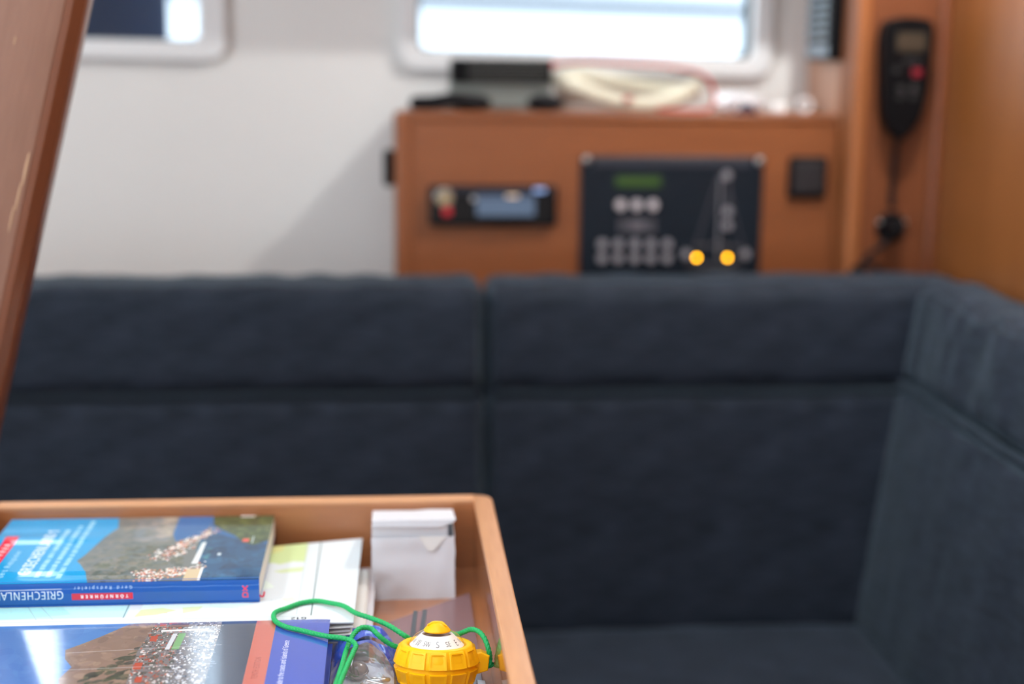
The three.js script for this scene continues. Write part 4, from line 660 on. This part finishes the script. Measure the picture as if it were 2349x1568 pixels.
// ---------------------------------------------------------------- hand bearing compass
{
  const t = thing('hand_compass', 'yellow hand bearing compass with a clear dome and green lanyard in the tray', 'compass', [0.0345, 0.6905, -1.040]);
  const body = new THREE.Group();
  const yel = phy({ color: new THREE.Color().setRGB(1.0, 0.50, 0.002), roughness: 0.4, specularIntensity: 0.6 });
  const rot = new THREE.Euler(-10 * Math.PI / 180, 0, -1.6 * Math.PI / 180, 'XYZ'), RM = new THREE.Matrix4().makeRotationFromEuler(rot);
  const add = (n, g, m, label, par = t) => { const q = g.clone(); q.applyMatrix4(RM); return mesh(n, q, m, par, label); };
  const mm = (a) => a.map(([r, y]) => new THREE.Vector2(r / 1000, y / 1000));
  add('case', new THREE.LatheGeometry(mm([[0, -15.5], [26.5, -15.5], [28.2, -14.5], [31.6, -2.2], [31.2, -0.9], [31.2, 0.9], [32.2, 2], [31, 8], [28.6, 14], [27.6, 15.6], [26, 16.2], [23.6, 15.6], [22.6, 14.2], [22.4, 12], [0, 12]]), 96), yel);
  // raised pads: twelve above, twelve below
  const prof = (h) => (h > 0 ? 32.6 - 0.012 * h * h - 0.13 * h : 32.4 - 0.24 * -h - 0.002 * h * h);
  const pad = (h0, h1, half) => {
    const n = 14, m = 14, P = [], I = [];
    for (let j = 0; j <= m; j++) for (let i = 0; i <= n; i++) {
      const u = i / n, v = j / m, a = (u * 2 - 1) * half, h = h0 + (h1 - h0) * v;
      const e = Math.min(u, 1 - u) * 2 * half * 32, ev = Math.min(v, 1 - v) * (h1 - h0), k = Math.min(e, ev);
      const o = k < 0.01 ? -1.2 : k < 0.9 ? 0.8 : k < 2.6 ? 1.3 : k < 3.4 ? 0.2 : 0.0;
      const r = (prof(h) + o) / 1000; P.push(r * Math.sin(a), h / 1000, r * Math.cos(a));
    }
    for (let j = 0; j < m; j++) for (let i = 0; i < n; i++) { const a = j * (n + 1) + i, b = a + 1, c = a + n + 1, d = c + 1; I.push(a, b, c, b, d, c); }
    const g = new THREE.BufferGeometry(); g.setAttribute('position', new THREE.Float32BufferAttribute(P, 3)); g.setIndex(I); return muv(toCreasedNormals(g, 0.9));
  };
  const up = pad(1.2, 15.0, 13.9 * Math.PI / 180), lo = pad(-14.6, -1.2, 13.2 * Math.PI / 180);
  for (let i = 0; i < 12; i++) { const g = up.clone(); g.rotateY(i * Math.PI / 6); add('grip_pad', g, yel); const l = lo.clone(); l.rotateY(i * Math.PI / 6 + 0.02); add('grip_pad', l, yel); }
  // lug for the lanyard, to the right
  const ls = new THREE.Shape(); ls.moveTo(0, -0.007); ls.lineTo(0.0085, -0.004); ls.lineTo(0.0095, 0.006); ls.lineTo(0.004, 0.0085); ls.lineTo(0, 0.008); ls.closePath();
  const lg = ext(ls, 0.010, 0.0012); lg.translate(0.0305, 0.000, -0.006); add('lug', lg, yel);
  // card with the points, inside the dome
  const dial = canvasTex(2048, 160, (g, w, h) => {
    g.fillStyle = '#efe9e2'; g.fillRect(0, 0, w, h); g.fillStyle = '#1b1a1c'; g.textAlign = 'center'; g.textBaseline = 'middle';
    ['S', 'SE', 'E', 'NE', 'N', 'NW', 'W', 'SW'].forEach((s, i) => { const x = (0.5 + ((i + 3) % 8 - 3) * 0.078) * w; g.font = (s.length === 1 ? 100 : 80) + 'px sans-serif'; g.save(); g.translate(x, h * 0.56); g.scale(1.0, 1); g.fillText(s, 0, 0); g.restore(); });
  });
  const cardG = new THREE.CylinderGeometry(0.0128, 0.0212, 0.0082, 96, 6, true); cardG.rotateY(0); // u: 0 at +z going to +x
  { const uv = cardG.attributes.uv; for (let i = 0; i < uv.count; i++) uv.setX(i, (uv.getX(i) + 0.5) % 1.0000001); }
  const cg = new THREE.CylinderGeometry(0.0128, 0.0212, 0.0082, 96, 6, true, -Math.PI, Math.PI * 2); cg.translate(0, 0.0186, 0); const dc = add('dial_card', cg, std({ map: dial, roughness: 0.6, side: THREE.DoubleSide }), 'white dial card with compass points');
  add('dial_rim', new THREE.LatheGeometry(mm([[12.8, 22.7], [12.2, 23.2], [11.2, 23.0], [10.8, 22.0]]), 64), std({ color: 0xe9e2da, roughness: 0.5 }), undefined, dc);
  add('pivot', new THREE.LatheGeometry(mm([[0, 19], [10.6, 19.5], [10.2, 21.2], [4, 22.4], [3, 24.6], [0, 24.6]]), 48), std({ color: new THREE.Color().setRGB(0.25, 0.13, 0.07), roughness: 0.4 }));  // brown colour stands in for the reflection seen under the cap
  add('dome', new THREE.LatheGeometry(mm([[22.3, 13.5], [21.9, 15.8], [19.6, 19.4], [16.4, 22.6], [13, 24.6], [10.4, 25.6], [0.01, 26.2]]), 96), phy({ color: 0xffffff, transmission: 1, thickness: 0, roughness: 0.0, ior: 1.45, specularIntensity: 1 }));
  const cap = add('dome_cap', new THREE.LatheGeometry(mm([[0, 24.9], [10.1, 24.9], [10.5, 25.4], [10.4, 26.2], [7.6, 29.4], [5.6, 31.4], [4.6, 32.0], [0.001, 32.3]]), 64), yel);
  const ri = tube([[-0.0075, 0.0302, 0.0022], [-0.003, 0.0322, 0.0030], [0.003, 0.0318, 0.0034], [0.0072, 0.0298, 0.0040]], 0.0007, 30, 8); add('cap_ridge', ri, yel, undefined, cap);
  // lanyard (world points, kept upright)
  const W = (a) => a.map(([x, y, z]) => V(x - 0.0345, y - 0.6905, z + 1.040));
  const A = [[0.0268, 0.692, -1.0775], [0.0185, 0.695, -1.0722], [0.0104, 0.7035, -1.0640], [-0.0033, 0.7095, -1.0726], [-0.0166, 0.7100, -1.0861], [-0.0286, 0.7110, -1.0948], [-0.0401, 0.7105, -1.1132], [-0.0519, 0.7095, -1.1229], [-0.0622, 0.7088, -1.1293], [-0.0746, 0.7086, -1.1261], [-0.0860, 0.7086, -1.1152], [-0.0924, 0.7100, -1.1055], [-0.0945, 0.7120, -1.0929], [-0.0920, 0.7125, -1.0782], [-0.0837, 0.7125, -1.0669], [-0.0695, 0.7125, -1.0573], [-0.0503, 0.7130, -1.0443], [-0.0378, 0.7130, -1.0396], [-0.0310, 0.7120, -1.0368], [-0.0275, 0.7110, -1.0302], [-0.0290, 0.7100, -1.0203], [-0.0330, 0.7085, -0.9997], [-0.0368, 0.7070, -0.9777], [-0.0399, 0.7050, -0.9586], [-0.0414, 0.7030, -0.9409], [-0.040, 0.700, -0.922], [-0.041, 0.699, -0.915], [-0.044, 0.700, -0.922], [-0.0440, 0.7035, -0.9420]];
  const Bp = [[-0.0440, 0.7040, -0.9496], [-0.0411, 0.7050, -0.9711], [-0.0391, 0.7055, -0.9867], [-0.0369, 0.7055, -1.0090], [-0.0350, 0.7055, -1.0324], [-0.0324, 0.7065, -1.0499], [-0.0289, 0.7085, -1.0606], [-0.0239, 0.7105, -1.0652], [-0.0164, 0.7090, -1.0669], [-0.0102, 0.7050, -1.0621], [-0.0044, 0.7000, -1.0614], [0.0045, 0.6950, -1.0623], [0.0165, 0.692, -1.0715]];
  const Cp = [[0.0665, 0.6925, -1.0372], [0.0694, 0.6920, -1.0372], [0.0732, 0.6895, -1.0385], [0.0757, 0.6885, -1.0393], [0.0764, 0.6920, -1.0403], [0.0753, 0.7000, -1.0395], [0.0722, 0.7080, -1.0447], [0.0678, 0.7110, -1.0517], [0.0623, 0.7100, -1.0580], [0.0567, 0.7060, -1.0627], [0.0525, 0.7020, -1.0684], [0.045, 0.701, -1.074], [0.036, 0.7035, -1.0745]];
  const braid = (pts, perM = 2600) => {
    const C = new THREE.CatmullRomCurve3(W(pts), false, 'centripetal'), L = C.getLength(), n = Math.round(L * perM), g = new THREE.TubeGeometry(C, n, 0.0019, 16, false), p = g.attributes.position, q = V();
    for (let i = 0; i < p.count; i++) { const k = Math.floor(i / 17), a = (i % 17) / 16 * Math.PI * 2, s = k / n * L, c = C.getPointAt(Math.min(1, k / n)); const w = s / 0.0030 * Math.PI; q.fromBufferAttribute(p, i).sub(c).multiplyScalar(0.90 + 0.26 * Math.abs(Math.sin(w + 2 * a) * Math.sin(w - 2 * a))).add(c); p.setXYZ(i, q.x, q.y, q.z); }
    g.computeVertexNormals(); return g;
  };
  const kn = []; for (let i = 0; i <= 22; i++) { const a = i / 22 * Math.PI * 4; kn.push([0.0752 + 0.0016 * Math.cos(a) - 0.003 + i * 0.0002, 0.6895 + 0.0022 * Math.sin(a), -1.0388 + 0.0012 * Math.sin(a * 0.5)]); }
  const cord = mesh('lanyard', [braid(A), braid(Bp), braid(Cp), braid(kn, 3200)].map((g) => { g.deleteAttribute('uv'); return muv(g); }), std({ color: new THREE.Color().setRGB(0.003, 0.36, 0.095), roughness: 0.6 }), t, 'green braided lanyard looped over the books');
}
// ---------------------------------------------------------------- clear pouch with blue header and the fittings in it
{
  const t = thing('plastic_pouch', 'clear plastic pouch with a blue header between the cruising guide and the compass', 'pouch', [0, 0, 0]);
  const nx = 190, nz = 330, xa = -0.0478, xb = 0.0035, za = -1.1035, zb = -0.90;
  const y = (x, z) => {
    const u = (x - xa) / (xb - xa), v = (z - za) / (zb - za);
    let h = 0.6935 + 0.0035 * Math.sin(Math.PI * u) - 0.011 * Math.pow(Math.abs(2 * u - 1), 3) - 0.010 * Math.max(0, (v - 0.32)) ;
    h += 0.0016 * (vnoise(u * 3 + 2, v * 7 + 1, 501) - 0.5) * 2 + 0.0018 * (Math.abs(vnoise(u * 4 + v * 4, v * 9 - u * 4 + 40, 502) - 0.5) * 2 - 0.5) + 0.0002 * (vnoise(u * 20, v * 40, 503) - 0.5);
    return h;
  };
  const outline = (x) => za + 0.0135 * Math.pow(Math.abs((x + 0.0215) / 0.0255), 3); // rounded far edge
  const hole = (x, z) => { const dx = (x + 0.0165) / 0.0125, zc = -1.0790 + 0.006 * dx * dx; return Math.abs(dx) < 1 && Math.abs(z - zc) < 0.0042 * Math.sqrt(Math.max(0, 1 - dx * dx)); };
  const blue = (x, z) => { const dx = (x + 0.0205); const lim = -1.0670 + 40 * dx * dx + 1100 * Math.pow(Math.abs(dx), 3) * 1.0 + 0.002 * Math.sin(x * 400); return z < lim; };
  const build = (test) => {
    const P = [], I = [], W = nx + 1;
    for (let j = 0; j <= nz; j++) for (let i = 0; i <= nx; i++) { const x = xa + (xb - xa) * i / nx, o = outline(x), z = o + (zb - o) * j / nz; P.push(x, y(x, z), z); }
    for (let j = 0; j < nz; j++) for (let i = 0; i < nx; i++) { const a = j * W + i, b = a + 1, c = a + W, d = c + 1, cx = (P[3 * a] + P[3 * d]) / 2, cz = (P[3 * a + 2] + P[3 * d + 2]) / 2; if (test(cx, cz)) I.push(a, c, b, b, c, d); }
    const g = new THREE.BufferGeometry(); g.setAttribute('position', new THREE.Float32BufferAttribute(P, 3)); g.setIndex(I); g.computeVertexNormals(); const n = g.toNonIndexed(); return muv(n);
  };
  mesh('header', build((x, z) => blue(x, z) && !hole(x, z)), phy({ color: new THREE.Color().setRGB(0.025, 0.095, 0.60), transmission: 0.06, thickness: 0, roughness: 0.15, clearcoat: 1, clearcoatRoughness: 0.03, side: THREE.DoubleSide }), t, 'blue translucent header with a hanging slot');
  mesh('clear_front', build((x, z) => !blue(x, z) && !hole(x, z)), phy({ color: new THREE.Color().setRGB(0.97, 0.975, 0.98), transmission: 0.92, thickness: 0, roughness: 0.05, ior: 1.5, side: THREE.DoubleSide }), t, 'clear crinkled film');
  const card = slab([[-0.0455, -1.066], [-0.030, -1.074], [-0.012, -1.075], [0.0015, -1.068], [0.001, -0.905], [-0.045, -0.905]], 0.6755, 0.6765, 0.0003); mesh('insert_card', muv(card), M.card, t, 'white insert card');
  const brown = phy({ color: new THREE.Color().setRGB(0.07, 0.032, 0.028), roughness: 0.2, clearcoat: 0.6 });
  const k = thing('brown_bead', 'dark brown rounded fitting inside the clear pouch by the crossing cords', 'fitting', [-0.0275, 0.6766, -1.046]);
  const kb = new THREE.LatheGeometry([[0, 0], [0.006, 0.0005], [0.0088, 0.004], [0.0092, 0.008], [0.007, 0.012], [0.003, 0.0138], [0, 0.014]].map((a) => new THREE.Vector2(...a)), 36); mesh('bead_body', kb, brown, k);
  const kt = new THREE.TorusGeometry(0.0088, 0.0009, 8, 36); kt.rotateX(Math.PI / 2); kt.translate(0, 0.006, 0); mesh('band', kt, brown, k);
  const s = thing('metal_shackle', 'shiny steel and brass fitting inside the clear pouch at the bottom edge', 'fitting', [-0.0115, 0.6766, -1.022]);
  const ring = new THREE.TorusGeometry(0.0075, 0.0019, 12, 40); ring.rotateX(Math.PI / 2 - 0.35); ring.translate(0.001, 0.0065, -0.006); mesh('ring', ring, M.steel, s);
  const bar = cyl(0.0030, 0.0030, 0.022, 20); bar.rotateZ(Math.PI / 2 - 0.3); bar.translate(0.002, 0.0075, 0.008); mesh('pin', bar, M.chrome, s);
  const bs = new THREE.SphereGeometry(0.0060, 24, 16); bs.scale(1.2, 0.8, 1); bs.translate(-0.007, 0.006, 0.006); mesh('brass_ball', bs, std({ color: new THREE.Color().setRGB(0.55, 0.33, 0.2), metalness: 1, roughness: 0.3 }), s);
}

renderer.render(scene, camera);
